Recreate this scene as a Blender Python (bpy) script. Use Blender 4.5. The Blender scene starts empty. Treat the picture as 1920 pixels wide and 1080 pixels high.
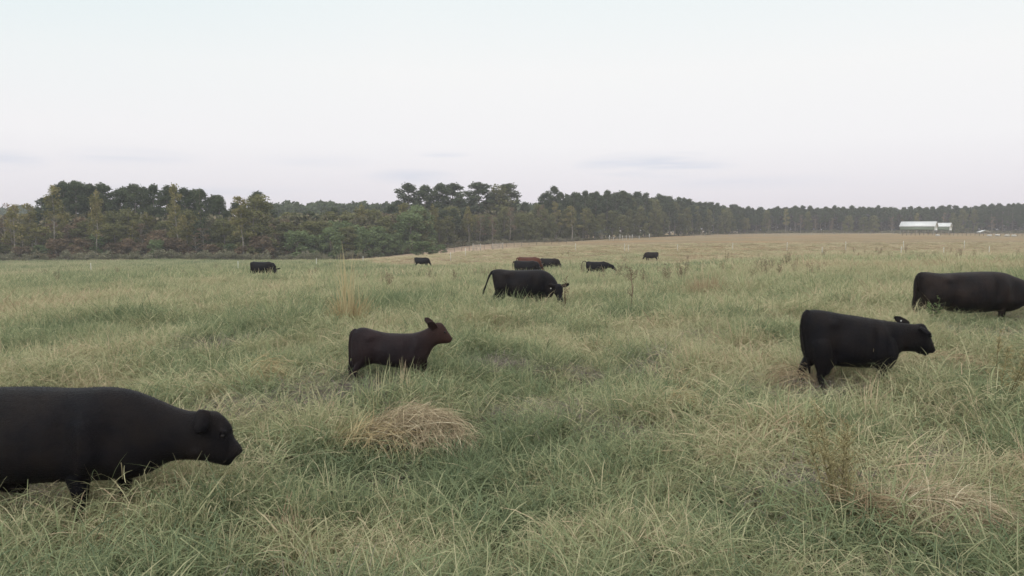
import bpy, math, random
import numpy as np
from mathutils import Vector, Matrix, Euler

random.seed(7)
RNG = np.random.default_rng(11)
S = bpy.context.scene
COL = S.collection

# ---------------------------------------------------------------- camera
CAM_H = 2.45
FPX = 1400.0            # focal length in pixels of a 1920 wide frame
VH = 430.0              # row of the eye level
PITCH = math.atan((540 - VH) / FPX)
cd = bpy.data.cameras.new('camera')
cd.sensor_width = 36.0
cd.lens = 36.0 * FPX / 1920.0
cd.clip_start = 0.1
cd.clip_end = 6000
cam = bpy.data.objects.new('camera', cd)
COL.objects.link(cam)
cam.location = (0, 0, CAM_H)
cam.rotation_euler = (math.radians(90) - PITCH, 0, 0)
S.camera = cam

# ---------------------------------------------------------------- exposure
S.view_settings.view_transform = 'Standard'
S.view_settings.look = 'None'
S.view_settings.exposure = 0.0
S.view_settings.gamma = 1.0
S.cycles.use_denoising = True
S.cycles.denoiser = 'OPENIMAGEDENOISE'
S.cycles.denoising_prefilter = 'ACCURATE'
S.cycles.max_bounces = 6
S.cycles.diffuse_bounces = 3
S.cycles.glossy_bounces = 2
S.cycles.transmission_bounces = 3
S.cycles.transparent_max_bounces = 4
S.cycles.volume_bounces = 1
S.cycles.caustics_reflective = False
S.cycles.caustics_refractive = False

# ---------------------------------------------------------------- sky
SUN_EL, SUN_ROT = math.radians(32), math.radians(215)
w = bpy.data.worlds.new('World')
S.world = w
w.use_nodes = True
nt = w.node_tree
nt.nodes.clear()
def N(tree, typ, **kw):
    n = tree.nodes.new(typ)
    for k, v in kw.items():
        if k.startswith('i_'):
            n.inputs[k[2:].replace('_', ' ')].default_value = v
        else:
            setattr(n, k, v)
    return n
def ramp(tree, stops, interp='LINEAR'):
    r = tree.nodes.new('ShaderNodeValToRGB')
    e = r.color_ramp
    e.interpolation = interp
    while len(e.elements) > 1:
        e.elements.remove(e.elements[-1])
    e.elements[0].position = stops[0][0]
    e.elements[0].color = (*stops[0][1], 1)
    for p, c in stops[1:]:
        q = e.elements.new(p)
        q.color = (*c, 1)
    return r
sky = N(nt, 'ShaderNodeTexSky', sky_type='NISHITA', sun_disc=False)
sky.sun_elevation = SUN_EL
sky.sun_rotation = SUN_ROT
sky.dust_density = 3.0
bg1 = N(nt, 'ShaderNodeBackground')
bg1.inputs['Strength'].default_value = 0.12
nt.links.new(sky.outputs[0], bg1.inputs['Color'])
tc = N(nt, 'ShaderNodeTexCoord')
sep = N(nt, 'ShaderNodeSeparateXYZ')
nt.links.new(tc.outputs['Generated'], sep.inputs[0])
# thin even evening cloud: pale lavender low down, nearly white above, faint blue high on one side
gr = ramp(nt, [(0.0, (0.80, 0.735, 0.80)), (0.05, (0.86, 0.825, 0.87)), (0.11, (0.94, 0.925, 0.94)),
               (0.20, (0.955, 0.955, 0.95)), (0.33, (0.85, 0.935, 0.945)), (0.5, (1.1, 1.1, 1.1)), (0.8, (1.7, 1.7, 1.68)),
               (1.0, (1.9, 1.9, 1.85))])
nt.links.new(sep.outputs['Z'], gr.inputs[0])
mp = N(nt, 'ShaderNodeMapping')
mp.inputs['Scale'].default_value = (1.3, 1.3, 16.0)
nt.links.new(tc.outputs['Generated'], mp.inputs[0])
nz = N(nt, 'ShaderNodeTexNoise')
nz.inputs['Scale'].default_value = 3.4
nz.inputs['Detail'].default_value = 6
nt.links.new(mp.outputs[0], nz.inputs['Vector'])
nr = ramp(nt, [(0.38, (0, 0, 0)), (0.68, (1, 1, 1))])
nt.links.new(nz.outputs[0], nr.inputs[0])
# a few small thin grey-blue clouds low in the sky: centre direction x, z and half sizes
tot = None
for cx, cz_, wx, wz, st in ((0.186, 0.084, 0.11, 0.019, 1.5), (-0.56, 0.076, 0.045, 0.015, 0.7), (-0.45, 0.085, 0.08, 0.014, .45), (-0.25, 0.088, 0.08, 0.012, .4),
                            (-0.09, 0.098, 0.04, 0.005, .5), (-0.13, 0.068, 0.07, 0.013, .6), (-0.36, 0.045, 0.18, 0.012, .4), (0.30, 0.06, 0.2, 0.012, .3)):
    m_ = N(nt, 'ShaderNodeMapping')
    m_.inputs['Scale'].default_value = (1 / wx, 0, 1 / wz)
    m_.inputs['Location'].default_value = (-cx / wx, 0, -cz_ / wz)
    nt.links.new(tc.outputs['Generated'], m_.inputs[0])
    g_ = N(nt, 'ShaderNodeTexGradient', gradient_type='SPHERICAL')
    nt.links.new(m_.outputs[0], g_.inputs[0])
    k_ = N(nt, 'ShaderNodeMath', operation='MULTIPLY'); k_.inputs[1].default_value = st
    nt.links.new(g_.outputs['Fac'], k_.inputs[0])
    if tot is None: tot = k_
    else:
        a_ = N(nt, 'ShaderNodeMath', operation='ADD')
        nt.links.new(tot.outputs[0], a_.inputs[0]); nt.links.new(k_.outputs[0], a_.inputs[1]); tot = a_
front = N(nt, 'ShaderNodeMath', operation='GREATER_THAN'); front.inputs[1].default_value = 0.0
nt.links.new(sep.outputs['Y'], front.inputs[0])
mulf = N(nt, 'ShaderNodeMath', operation='MULTIPLY')
nt.links.new(tot.outputs[0], mulf.inputs[0]); nt.links.new(front.outputs[0], mulf.inputs[1])
mul = N(nt, 'ShaderNodeMath', operation='MULTIPLY')
nt.links.new(nr.outputs[0], mul.inputs[0])
nt.links.new(mulf.outputs[0], mul.inputs[1])
mul.use_clamp = True
mx = N(nt, 'ShaderNodeMixRGB')
mx.inputs[2].default_value = (0.60, 0.66, 0.79, 1)
nt.links.new(mul.outputs[0], mx.inputs[0])
nt.links.new(gr.outputs[0], mx.inputs[1])
# faint blue opening high up on the left side
bl = N(nt, 'ShaderNodeMapRange')
bl.inputs[1].default_value = 0.15
bl.inputs[2].default_value = 0.75
nt.links.new(sep.outputs['X'], bl.inputs[0])
neg = N(nt, 'ShaderNodeMath', operation='MULTIPLY')
neg.inputs[1].default_value = -1
nt.links.new(sep.outputs['X'], neg.inputs[0])
nt.links.new(neg.outputs[0], bl.inputs[0])
hi = N(nt, 'ShaderNodeMapRange')
hi.inputs[1].default_value = 0.12
hi.inputs[2].default_value = 0.38
nt.links.new(sep.outputs['Z'], hi.inputs[0])
m2 = N(nt, 'ShaderNodeMath', operation='MULTIPLY')
nt.links.new(bl.outputs[0], m2.inputs[0])
nt.links.new(hi.outputs[0], m2.inputs[1])
mx2 = N(nt, 'ShaderNodeMixRGB')
mx2.inputs[2].default_value = (0.68, 0.86, 0.90, 1)
nt.links.new(m2.outputs[0], mx2.inputs[0])
nt.links.new(mx.outputs[0], mx2.inputs[1])
bg2 = N(nt, 'ShaderNodeBackground')
bg2.inputs['Strength'].default_value = 1.0
nt.links.new(mx2.outputs[0], bg2.inputs['Color'])
ms = N(nt, 'ShaderNodeMixShader')
ms.inputs[0].default_value = 0.97
nt.links.new(bg1.outputs[0], ms.inputs[1])
nt.links.new(bg2.outputs[0], ms.inputs[2])
wo = N(nt, 'ShaderNodeOutputWorld')
nt.links.new(ms.outputs[0], wo.inputs[0])

# ---------------------------------------------------------------- sun, very soft behind thin cloud
sd = bpy.data.lights.new('sun', 'SUN')
sd.energy = 1.15
sd.angle = math.radians(25)
sd.color = (1.0, 0.95, 0.88)
sun = bpy.data.objects.new('sun', sd)
COL.objects.link(sun)
# sky sun_rotation is measured clockwise from +Y
sdir = Vector((math.sin(SUN_ROT) * math.cos(SUN_EL), math.cos(SUN_ROT) * math.cos(SUN_EL), math.sin(SUN_EL)))
sun.rotation_euler = sdir.to_track_quat('Z', 'Y').to_euler()
sun.location = sdir * 50

# ---------------------------------------------------------------- helpers
def ray(u, v, D):
    """point at distance D (along +Y) on the sight line of photo pixel u, v"""
    a, b = (u - 960) / FPX, (540 - v) / FPX
    c, s = math.cos(PITCH), math.sin(PITCH)
    dy, dz = c + s * b, -s + c * b
    t = D / dy
    return Vector((a * t, D, CAM_H + dz * t))

def vnoise(x, y, seed=0):
    x = np.asarray(x, float); y = np.asarray(y, float)
    xi = np.floor(x).astype(np.int64); yi = np.floor(y).astype(np.int64)
    fx = x - xi; fy = y - yi
    fx = fx * fx * (3 - 2 * fx); fy = fy * fy * (3 - 2 * fy)
    def h(a, b):
        n = (a * 374761393 + b * 668265263 + seed * 1442695041) & 0xffffffff
        n = ((n ^ (n >> 13)) * 1274126177) & 0xffffffff
        return ((n ^ (n >> 16)) & 0xffff) / 65535.0
    return (h(xi, yi) * (1 - fx) + h(xi + 1, yi) * fx) * (1 - fy) + (h(xi, yi + 1) * (1 - fx) + h(xi + 1, yi + 1) * fx) * fy
def fbm(x, y, seed=0, o=3):
    s = 0; a = 0.5; t = 0
    for k in range(o):
        s = s + a * vnoise(np.asarray(x) * 2 ** k + 17.3 * k, np.asarray(y) * 2 ** k + 5.1 * k, seed + k); t += a; a *= 0.5
    return s / t
def sstep(x, a, b):
    t = np.clip((np.asarray(x, float) - a) / (b - a), 0, 1)
    return t * t * (3 - 2 * t)

def mesh_np(name, V, F, attrs=None, smooth=False):
    """V (n,3), F list of arrays (k,3) or (k,4)"""
    me = bpy.data.meshes.new(name)
    V = np.asarray(V, np.float32)
    if isinstance(F, np.ndarray): F = [F]
    F = [f for f in F if len(f)]
    me.vertices.add(len(V)); me.vertices.foreach_set('co', V.ravel())
    nl = sum(f.size for f in F); npoly = sum(len(f) for f in F)
    me.loops.add(nl); me.polygons.add(npoly)
    me.loops.foreach_set('vertex_index', np.concatenate([f.ravel() for f in F]).astype(np.int32))
    tot = np.concatenate([np.full(len(f), f.shape[1]) for f in F]).astype(np.int32)
    st = np.concatenate([[0], np.cumsum(tot)[:-1]]).astype(np.int32)
    me.polygons.foreach_set('loop_start', st)
    me.polygons.foreach_set('loop_total', tot)
    if smooth: me.polygons.foreach_set('use_smooth', np.ones(npoly, bool))
    me.update(calc_edges=True)
    for k, a in (attrs or {}).items():
        a = np.asarray(a, np.float32)
        if a.ndim == 1:
            at = me.attributes.new(k, 'FLOAT', 'POINT'); at.data.foreach_set('value', a)
        else:
            at = me.attributes.new(k, 'FLOAT_COLOR', 'POINT')
            at.data.foreach_set('color', np.hstack([a, np.ones((len(a), 1))]).astype(np.float32).ravel())
    me.validate()
    return me
def link(name, me, mat=None, parent=None):
    o = bpy.data.objects.new(name, me)
    COL.objects.link(o)
    if mat is not None and not me.materials: me.materials.append(mat)
    if parent is not None: o.parent = parent
    return o
def tag(o, label=None, cat=None, group=None, kind=None):
    if label: o['label'] = label
    if cat: o['category'] = cat
    if group: o['group'] = group
    if kind: o['kind'] = kind
    return o

class MB:
    """collects quads and tris in python lists"""
    def __init__(s): s.v = []; s.f3 = []; s.f4 = []; s.r = []
    def add(s, V, F, r=0.5):
        n = len(s.v); s.v += [tuple(p) for p in V]; s.r += [r] * len(V)
        for f in F:
            (s.f3 if len(f) == 3 else s.f4).append([n + i for i in f])
    def box(s, x0, x1, y0, y1, z0, z1, M=None, r=0.5):
        V = [Vector(p) for p in [(x0, y0, z0), (x1, y0, z0), (x1, y1, z0), (x0, y1, z0), (x0, y0, z1), (x1, y0, z1), (x1, y1, z1), (x0, y1, z1)]]
        if M: V = [M @ p for p in V]
        s.add(V, [(0, 3, 2, 1), (4, 5, 6, 7), (0, 1, 5, 4), (1, 2, 6, 5), (2, 3, 7, 6), (3, 0, 4, 7)], r)
    def tube(s, pts, rad, n=8, r=0.5):
        """closed tapered tube through pts"""
        P = [Vector(p) for p in pts]
        rings = []
        for i, p in enumerate(P):
            d = (P[min(i + 1, len(P) - 1)] - P[max(i - 1, 0)])
            if d.length < 1e-9: d = Vector((0, 0, 1))
            d.normalize()
            a = d.cross(Vector((0, 1, 0)) if abs(d.y) < 0.9 else Vector((1, 0, 0))).normalized()
            b = d.cross(a)
            rings.append([p + (a * math.cos(k * 2 * math.pi / n) + b * math.sin(k * 2 * math.pi / n)) * rad[i] for k in range(n)])
        V = [q for g in rings for q in g] + [P[0], P[-1]]
        F = []
        for i in range(len(P) - 1):
            for k in range(n):
                k2 = (k + 1) % n
                F.append((i * n + k, i * n + k2, (i + 1) * n + k2, (i + 1) * n + k))
        L = len(P) * n
        for k in range(n):
            F.append((L, (k + 1) % n, k)); F.append((L + 1, (len(P) - 1) * n + k, (len(P) - 1) * n + (k + 1) % n))
        s.add(V, F, r)
    def mesh(s, name, smooth=False):
        F = []
        if s.f4: F.append(np.array(s.f4))
        if s.f3: F.append(np.array(s.f3))
        return mesh_np(name, np.array(s.v), F, {'rnd': np.array(s.r)}, smooth)
    def build(s, name, mat, parent=None, smooth=False):
        return link(name, s.mesh(name, smooth), mat, parent)

# ---------------------------------------------------------------- materials
def new_mat(name):
    m = bpy.data.materials.new(name); m.use_nodes = True
    m.node_tree.nodes.clear()
    return m, m.node_tree
def leaf_mat(name, stops, trans=0.25, inst=False, objvar=0.25, attr='rnd'):
    m, t = new_mat(name)
    at = N(t, 'ShaderNodeAttribute', attribute_name=attr)
    val = at.outputs['Fac']
    if inst:
        ti = N(t, 'ShaderNodeAttribute', attribute_name='tint', attribute_type='INSTANCER')
        a = N(t, 'ShaderNodeMath', operation='MULTIPLY_ADD')
        a.inputs[1].default_value = 0.80
        t.links.new(val, a.inputs[0]); t.links.new(ti.outputs['Fac'], a.inputs[2])
        b = N(t, 'ShaderNodeMath', operation='SUBTRACT'); b.inputs[1].default_value = 0.40
        t.links.new(a.outputs[0], b.inputs[0]); val = b.outputs[0]
    else:
        oi = N(t, 'ShaderNodeObjectInfo')
        a = N(t, 'ShaderNodeMath', operation='MULTIPLY_ADD')
        a.inputs[1].default_value = objvar
        t.links.new(oi.outputs['Random'], a.inputs[0]); t.links.new(val, a.inputs[2])
        b = N(t, 'ShaderNodeMath', operation='SUBTRACT'); b.inputs[1].default_value = objvar / 2
        t.links.new(a.outputs[0], b.inputs[0]); val = b.outputs[0]
    r = ramp(t, stops)
    t.links.new(val, r.inputs[0])
    d = N(t, 'ShaderNodeBsdfDiffuse'); tr = N(t, 'ShaderNodeBsdfTranslucent')
    t.links.new(r.outputs[0], d.inputs[0]); t.links.new(r.outputs[0], tr.inputs[0])
    mxs = N(t, 'ShaderNodeMixShader'); mxs.inputs[0].default_value = trans
    t.links.new(d.outputs[0], mxs.inputs[1]); t.links.new(tr.outputs[0], mxs.inputs[2])
    o = N(t, 'ShaderNodeOutputMaterial'); t.links.new(mxs.outputs[0], o.inputs[0])
    return m
def pbr(name, col, rough=0.7, col2=None, scale=8, bump=0.0, metal=0.0, spec=0.5, detail=4, sheen=0):
    m, t = new_mat(name)
    p = N(t, 'ShaderNodeBsdfPrincipled')
    p.inputs['Roughness'].default_value = rough
    p.inputs['Metallic'].default_value = metal
    p.inputs['Specular IOR Level'].default_value = spec
    if sheen:
        p.inputs['Sheen Weight'].default_value = sheen
        p.inputs['Sheen Roughness'].default_value = 0.5
    tcn = N(t, 'ShaderNodeTexCoord')
    n = N(t, 'ShaderNodeTexNoise'); n.inputs['Scale'].default_value = scale; n.inputs['Detail'].default_value = detail
    t.links.new(tcn.outputs['Object'], n.inputs['Vector'])
    r = ramp(t, [(0.35, col), (0.65, col2 or col)])
    t.links.new(n.outputs[0], r.inputs[0]); t.links.new(r.outputs[0], p.inputs['Base Color'])
    if bump:
        n2 = N(t, 'ShaderNodeTexNoise'); n2.inputs['Scale'].default_value = scale * 6; n2.inputs['Detail'].default_value = 3
        t.links.new(tcn.outputs['Object'], n2.inputs['Vector'])
        bp = N(t, 'ShaderNodeBump'); bp.inputs['Strength'].default_value = bump; bp.inputs['Distance'].default_value = 0.01
        t.links.new(n2.outputs[0], bp.inputs['Height']); t.links.new(bp.outputs[0], p.inputs['Normal'])
    o = N(t, 'ShaderNodeOutputMaterial'); t.links.new(p.outputs[0], o.inputs[0])
    return m
# ================================================================ TERRAIN
_cp = []   # control points x, y, z of the land
def cp(u, v, D): p = ray(u, v, D); _cp.append((p.x, p.y, p.z))
def cz(u, D, z): _cp.append(((u - 960) / FPX * D, D, z))
for u in (-300, 300, 960, 1600, 2200):
    cz(u, 2.0, 0.0); cz(u, 4.5, 0.02)
cz(100, 6.0, 0.0); cz(700, 7, 0.05); cz(1300, 7, 0.06); cz(1780, 6, 0.02)
cz(740, 10, 0.32); cz(1600, 9.4, 0.34); cz(1810, 14.3, 0.53); cz(990, 20, 0.2); cz(200, 14, 0.08); cz(1300, 14, 0.2)
cz(-200, 10, 0.0); cz(2150, 12, .3)
cz(495, 54, -1.2); cz(1125, 54, -1.13); cz(988, 57, -1.3); cz(1032, 68, -1.5); cz(792, 90, -2.25); cz(1224, 100, -1.95)
cz(170, 78, -2.4); cz(100, 35, -.6); cz(1500, 30, 0.2); cz(1850, 30, .45)
for u, v, D in ((-60, 493, 165), (100, 492, 165), (300, 490, 165), (480, 491, 168), (600, 490, 172), (760, 478, 190), (900, 459, 233), (1060, 453, 250),
                (1150, 448.5, 270), (1250, 444, 320), (1400, 438.5, 400), (1700, 437.5, 400), (1960, 438, 400), (1735, 439.5, 300),
                (1370, 470, 127), (1079, 472, 127), (1600, 469, 127), (1900, 468, 127), (1500, 500, 54), (1880, 498, 54), (700, 489, 120),
                (1900, 441, 300), (1500, 446, 250)):
    cp(u, v, D)
_cp = np.array(_cp)
def _warp(x, y):
    x = np.asarray(x, float); y = np.asarray(y, float)
    r = np.sqrt(x * x + y * y)
    az = np.clip(np.arctan2(x, np.maximum(y, 0.2 * np.abs(x) + 0.01)), -0.85, 0.85)
    return az * 2.2, np.log(np.clip(r, 0, 520) + 6.0)
_A, _B = _warp(_cp[:, 0], _cp[:, 1])
def _phi(d2): return np.where(d2 > 1e-12, 0.5 * d2 * np.log(np.maximum(d2, 1e-12)), 0)
_n = len(_cp)
_K = _phi((_A[:, None] - _A) ** 2 + (_B[:, None] - _B) ** 2) + np.eye(_n) * 0.002
_P = np.stack([np.ones(_n), _A, _B], 1)
_W = np.linalg.solve(np.block([[_K, _P], [_P.T, np.zeros((3, 3))]]), np.concatenate([_cp[:, 2], np.zeros(3)]))
def gz0(x, y):
    a, b = _warp(x, y)
    a = np.atleast_1d(a).ravel(); b = np.atleast_1d(b).ravel()
    out = np.empty(len(a))
    for i in range(0, len(a), 20000):
        A, B = a[i:i + 20000], b[i:i + 20000]
        out[i:i + 20000] = _phi((A[:, None] - _A) ** 2 + (B[:, None] - _B) ** 2) @ _W[:_n] + _W[_n] + _W[_n + 1] * A + _W[_n + 2] * B
    return out
def gz(x, y):
    x = np.atleast_1d(np.asarray(x, float)).ravel(); y = np.atleast_1d(np.asarray(y, float)).ravel()
    r = np.hypot(x, y)
    z = gz0(x, y) + (fbm(x / 0.95, y / 0.95, 3, 2) - 0.5) * 0.36 + (fbm(x / 4, y / 4, 9, 2) - 0.5) * 0.18 * sstep(r, 2, 8)
    return z
def gzf(x, y): return float(gz(x, y)[0])

def uof(x, y): return 960 + FPX * np.asarray(x) / np.maximum(np.asarray(y), 0.5)
def brown(x, y):
    """0 green pasture .. 1 dry brown field"""
    r = np.asarray(y, float); u = uof(x, y)
    edge = np.interp(u, [500, 640, 700, 900, 1000, 1100, 1400, 1960], [150, 118, 92, 88, 84, 92, 80, 78])
    n = (fbm(np.asarray(x) / 9, r / 14, 31) - 0.5) * 50
    wdt = np.interp(u, [600, 900, 1200, 1900], [6, 12, 45, 70])
    return sstep(r + n * np.clip(wdt / 45, .3, 1), edge - wdt * 0.6, edge + wdt) * sstep(u, 540, 650)
def tint(x, y):
    x = np.asarray(x, float); y = np.asarray(y, float)
    r = np.hypot(x, y)
    n1 = fbm(x / 0.9, y / 0.9, 51, 2) - 0.5
    n2 = fbm(x / 3.5, y / 3.5, 57, 3) - 0.5
    n3 = fbm(x / 14, y / 22, 58, 3) - 0.5
    t = 0.405 + 0.03 * sstep(r, 12, 30) + 0.46 * n1 + 0.42 * n2 + 0.35 * n3 * sstep(r, 15, 40)
    t = t + 0.10 * sstep(uof(x, y), 900, 1900) * sstep(r, 12, 40)
    return np.clip(t * (1 - 0.6 * brown(x, y)) + 0.62 * 0.85 * brown(x, y), 0.05, 0.95)

GRASS = [(0.0, (0.138, 0.176, 0.105)), (0.2, (0.208, 0.250, 0.140)), (0.40, (0.320, 0.342, 0.190)), (0.58, (0.465, 0.442, 0.275)),
         (0.78, (0.56, 0.45, 0.31)), (0.92, (0.42, 0.31, 0.215)), (1.0, (0.32, 0.22, 0.15))]
_gp = np.array([g[0] for g in GRASS]); _gc = np.array([g[1] for g in GRASS])
def grass_rgb(t): return np.stack([np.interp(t, _gp, _gc[:, k]) for k in range(3)], -1)

def build_ground():
    rr = np.concatenate([[0.0], np.geomspace(0.8, 560, 250), np.geomspace(600, 4000, 10)])
    na = 540
    th = np.linspace(0, 2 * np.pi, na, endpoint=False)
    X = np.outer(rr[1:], np.sin(th)).ravel(); Y = np.outer(rr[1:], np.cos(th)).ravel()
    X = np.concatenate([[0], X]); Y = np.concatenate([[0], Y])
    Z = gz(X, Y)
    V = np.stack([X, Y, Z], 1)
    i = np.arange(len(rr) - 2)[:, None]; k = np.arange(na)[None]; k2 = (k + 1) % na
    a = 1 + i * na + k; b = 1 + i * na + k2; c = 1 + (i + 1) * na + k2; d = 1 + (i + 1) * na + k
    F4 = np.stack([a, d, c, b], -1).reshape(-1, 4)
    F3 = np.stack([np.zeros(na, int), 1 + np.arange(na), 1 + (np.arange(na) + 1) % na], -1)
    r = np.hypot(X, Y)
    br = brown(X, Y) * (Y > 1)
    far = grass_rgb(tint(X, Y)) * 0.72
    dry = np.array([0.245, 0.195, 0.125]) * (0.85 + 0.3 * fbm(X / 3, Y / 9, 71)[:, None])
    n = fbm(X / 16, Y / 5, 73)[:, None]
    dry = dry * (0.86 + 0.28 * n) + np.array([0.03, 0.0, -0.01]) * sstep(fbm(X / 30, Y / 12, 77), .45, .7)[:, None]
    dirt = np.array([0.36, 0.27, 0.20])
    u = uof(X, Y)
    dm = (sstep(u, 640, 720) * sstep(-u, -1010, -900) * sstep(Y, 92, 108) * (Y > 1))[:, None] * sstep(fbm(X / 12, Y / 7, 79), .25, .55)[:, None]
    dry = dry * (1 - dm) + dirt * dm
    col = far * (1 - br[:, None]) + dry * br[:, None]
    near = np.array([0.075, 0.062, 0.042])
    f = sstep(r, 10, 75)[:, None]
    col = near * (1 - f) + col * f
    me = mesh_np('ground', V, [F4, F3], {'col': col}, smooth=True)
    m, t = new_mat('ground')
    at = N(t, 'ShaderNodeAttribute', attribute_name='col')
    tcn = N(t, 'ShaderNodeTexCoord')
    nz = N(t, 'ShaderNodeTexNoise'); nz.inputs['Scale'].default_value = 1.6; nz.inputs['Detail'].default_value = 8; nz.inputs['Roughness'].default_value = 0.7
    t.links.new(tcn.outputs['Object'], nz.inputs['Vector'])
    rp = ramp(t, [(0.3, (0.62, 0.62, 0.62)), (0.7, (1.3, 1.3, 1.3))])
    t.links.new(nz.outputs[0], rp.inputs[0])
    mm = N(t, 'ShaderNodeMixRGB', blend_type='MULTIPLY'); mm.inputs[0].default_value = 1
    t.links.new(at.outputs['Color'], mm.inputs[1]); t.links.new(rp.outputs[0], mm.inputs[2])
    d = N(t, 'ShaderNodeBsdfDiffuse'); t.links.new(mm.outputs[0], d.inputs[0])
    bp = N(t, 'ShaderNodeBump'); bp.inputs['Distance'].default_value = 0.12; bp.inputs['Strength'].default_value = 0.8
    t.links.new(nz.outputs[0], bp.inputs['Height']); t.links.new(bp.outputs[0], d.inputs['Normal'])
    o = N(t, 'ShaderNodeOutputMaterial'); t.links.new(d.outputs[0], o.inputs[0])
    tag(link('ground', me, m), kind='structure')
build_ground()

# ================================================================ GRASS
def blades(base, az, phi0, curl, L, wid, rnd, nseg=4, kink=None):
    """curved tapering strips; base (n,3); phi from the vertical"""
    n = len(base)
    pts = [base.copy()]
    p = base.copy()
    azt = az.copy()
    tw = RNG.normal(0, 0.25, n)
    for k in range(nseg):
        t = (k + 0.5) / nseg
        ph = phi0 + curl * t ** 1.3
        if kink is not None: ph = ph + kink * (t > 0.5)
        a = azt + tw * t
        st = (L / nseg)[:, None] * np.stack([np.sin(ph) * np.sin(a), np.sin(ph) * np.cos(a), np.cos(ph)], 1)
        p = p + st
        p[:, 2] = np.maximum(p[:, 2], 0.01)
        pts.append(p.copy())
    wa = az + np.pi / 2 + RNG.normal(0, 0.7, n)
    wv = np.stack([np.sin(wa), np.cos(wa), RNG.normal(0, 0.35, n)], 1)
    prof = np.interp(np.arange(nseg + 1) / nseg, [0, 0.25, 0.7, 1.0], [0.75, 1.0, 0.75, 0.1])
    V = np.empty((n, nseg + 1, 2, 3))
    for k in range(nseg + 1):
        h = wv * (wid * prof[k] * 0.5)[:, None]
        V[:, k, 0] = pts[k] - h; V[:, k, 1] = pts[k] + h
    V = V.reshape(-1, 3)
    st = (np.arange(n) * (nseg + 1) * 2)[:, None]
    k = np.arange(nseg)[None] * 2
    F = np.stack([st + k, st + k + 1, st + k + 3, st + k + 2], -1).reshape(-1, 4)
    R = np.repeat(rnd, (nseg + 1) * 2)
    return V, F, R

def patch(name, R, nb, Lr, wr, lean, curl, ntuft, nseg=4, lay=0.0):
    tx = RNG.uniform(-R, R, ntuft); ty = RNG.uniform(-R, R, ntuft)
    k = RNG.integers(0, ntuft, nb)
    off = RNG.normal(0, 0.07 + R * 0.12, (nb, 2))
    b = np.stack([tx[k] + off[:, 0], ty[k] + off[:, 1], np.zeros(nb)], 1)
    tdir = RNG.uniform(0, 2 * np.pi, ntuft)
    az = np.arctan2(off[:, 0], off[:, 1]) + RNG.normal(0, 0.9, nb)
    mixd = RNG.random(nb) < 0.35
    az = np.where(mixd, tdir[k] + RNG.normal(0, 0.5, nb), az)
    L = RNG.uniform(*Lr, nb)
    tr = RNG.random(ntuft)
    rnd = np.clip(0.55 * tr[k] + 0.45 * RNG.random(nb) + RNG.normal(0, 0.08, nb), 0, 1)
    ph = np.abs(RNG.normal(lean, 0.3, nb))
    cu = np.abs(RNG.normal(curl, 0.5, nb))
    kink = (RNG.random(nb) < 0.2) * RNG.uniform(0.3, 1.4, nb)
    b[:, 2] += RNG.random(nb) * lay
    V, F, Ra = blades(b, az, ph, cu, L, RNG.uniform(*wr, nb), rnd, nseg, kink)
    me = mesh_np(name, V, F, {'rnd': Ra})
    return me

MAT_THATCH = leaf_mat('dead_thatch', [(0, (.16, .13, .12)), (.45, (.30, .255, .23)), (.8, (.44, .38, .32)), (1, (.52, .45, .37))], trans=.2, inst=True)
MAT_GRASS = leaf_mat('grass_blades', GRASS, trans=0.3, inst=True)
def variants(prefix, specs):
    c = bpy.data.collections.new(prefix)
    for i, s in enumerate(specs):
        me = patch('%s_%02d' % (prefix, i), **s)
        me.materials.append(MAT_THATCH if (prefix.endswith('near') and i == 6) else MAT_GRASS)
        o = bpy.data.objects.new('%s_%02d' % (prefix, i), me)
        c.objects.link(o)
    return c
def scatter(name, coll, P, rot, scl, tnt, idx):
    me = bpy.data.meshes.new(name)
    me.vertices.add(len(P)); me.vertices.foreach_set('co', P.astype(np.float32).ravel())
    for nm, typ, key, a in (('rot', 'FLOAT_VECTOR', 'vector', rot), ('scl', 'FLOAT_VECTOR', 'vector', scl), ('tint', 'FLOAT', 'value', tnt)):
        at = me.attributes.new(nm, typ, 'POINT'); at.data.foreach_set(key, a.astype(np.float32).ravel())
    at = me.attributes.new('idx', 'INT', 'POINT'); at.data.foreach_set('value', idx.astype(np.int32))
    o = link(name, me)
    g = bpy.data.node_groups.new(name, 'GeometryNodeTree')
    g.interface.new_socket('Geometry', in_out='INPUT', socket_type='NodeSocketGeometry')
    g.interface.new_socket('Geometry', in_out='OUTPUT', socket_type='NodeSocketGeometry')
    gi = g.nodes.new('NodeGroupInput'); go = g.nodes.new('NodeGroupOutput')
    ip = g.nodes.new('GeometryNodeInstanceOnPoints')
    ci = g.nodes.new('GeometryNodeCollectionInfo')
    ci.inputs['Collection'].default_value = coll
    ci.inputs['Separate Children'].default_value = True
    ci.inputs['Reset Children'].default_value = True
    def na(nm, typ):
        q = g.nodes.new('GeometryNodeInputNamedAttribute'); q.data_type = typ; q.inputs['Name'].default_value = nm
        return q.outputs['Attribute']
    g.links.new(gi.outputs[0], ip.inputs['Points'])
    g.links.new(ci.outputs[0], ip.inputs['Instance'])
    ip.inputs['Pick Instance'].default_value = True
    g.links.new(na('idx', 'INT'), ip.inputs['Instance Index'])
    er = g.nodes.new('FunctionNodeEulerToRotation')
    g.links.new(na('rot', 'FLOAT_VECTOR'), er.inputs[0]); g.links.new(er.outputs[0], ip.inputs['Rotation'])
    g.links.new(na('scl', 'FLOAT_VECTOR'), ip.inputs['Scale'])
    g.links.new(ip.outputs[0], go.inputs[0])
    md = o.modifiers.new('scatter', 'NODES'); md.node_group = g
    return o

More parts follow.
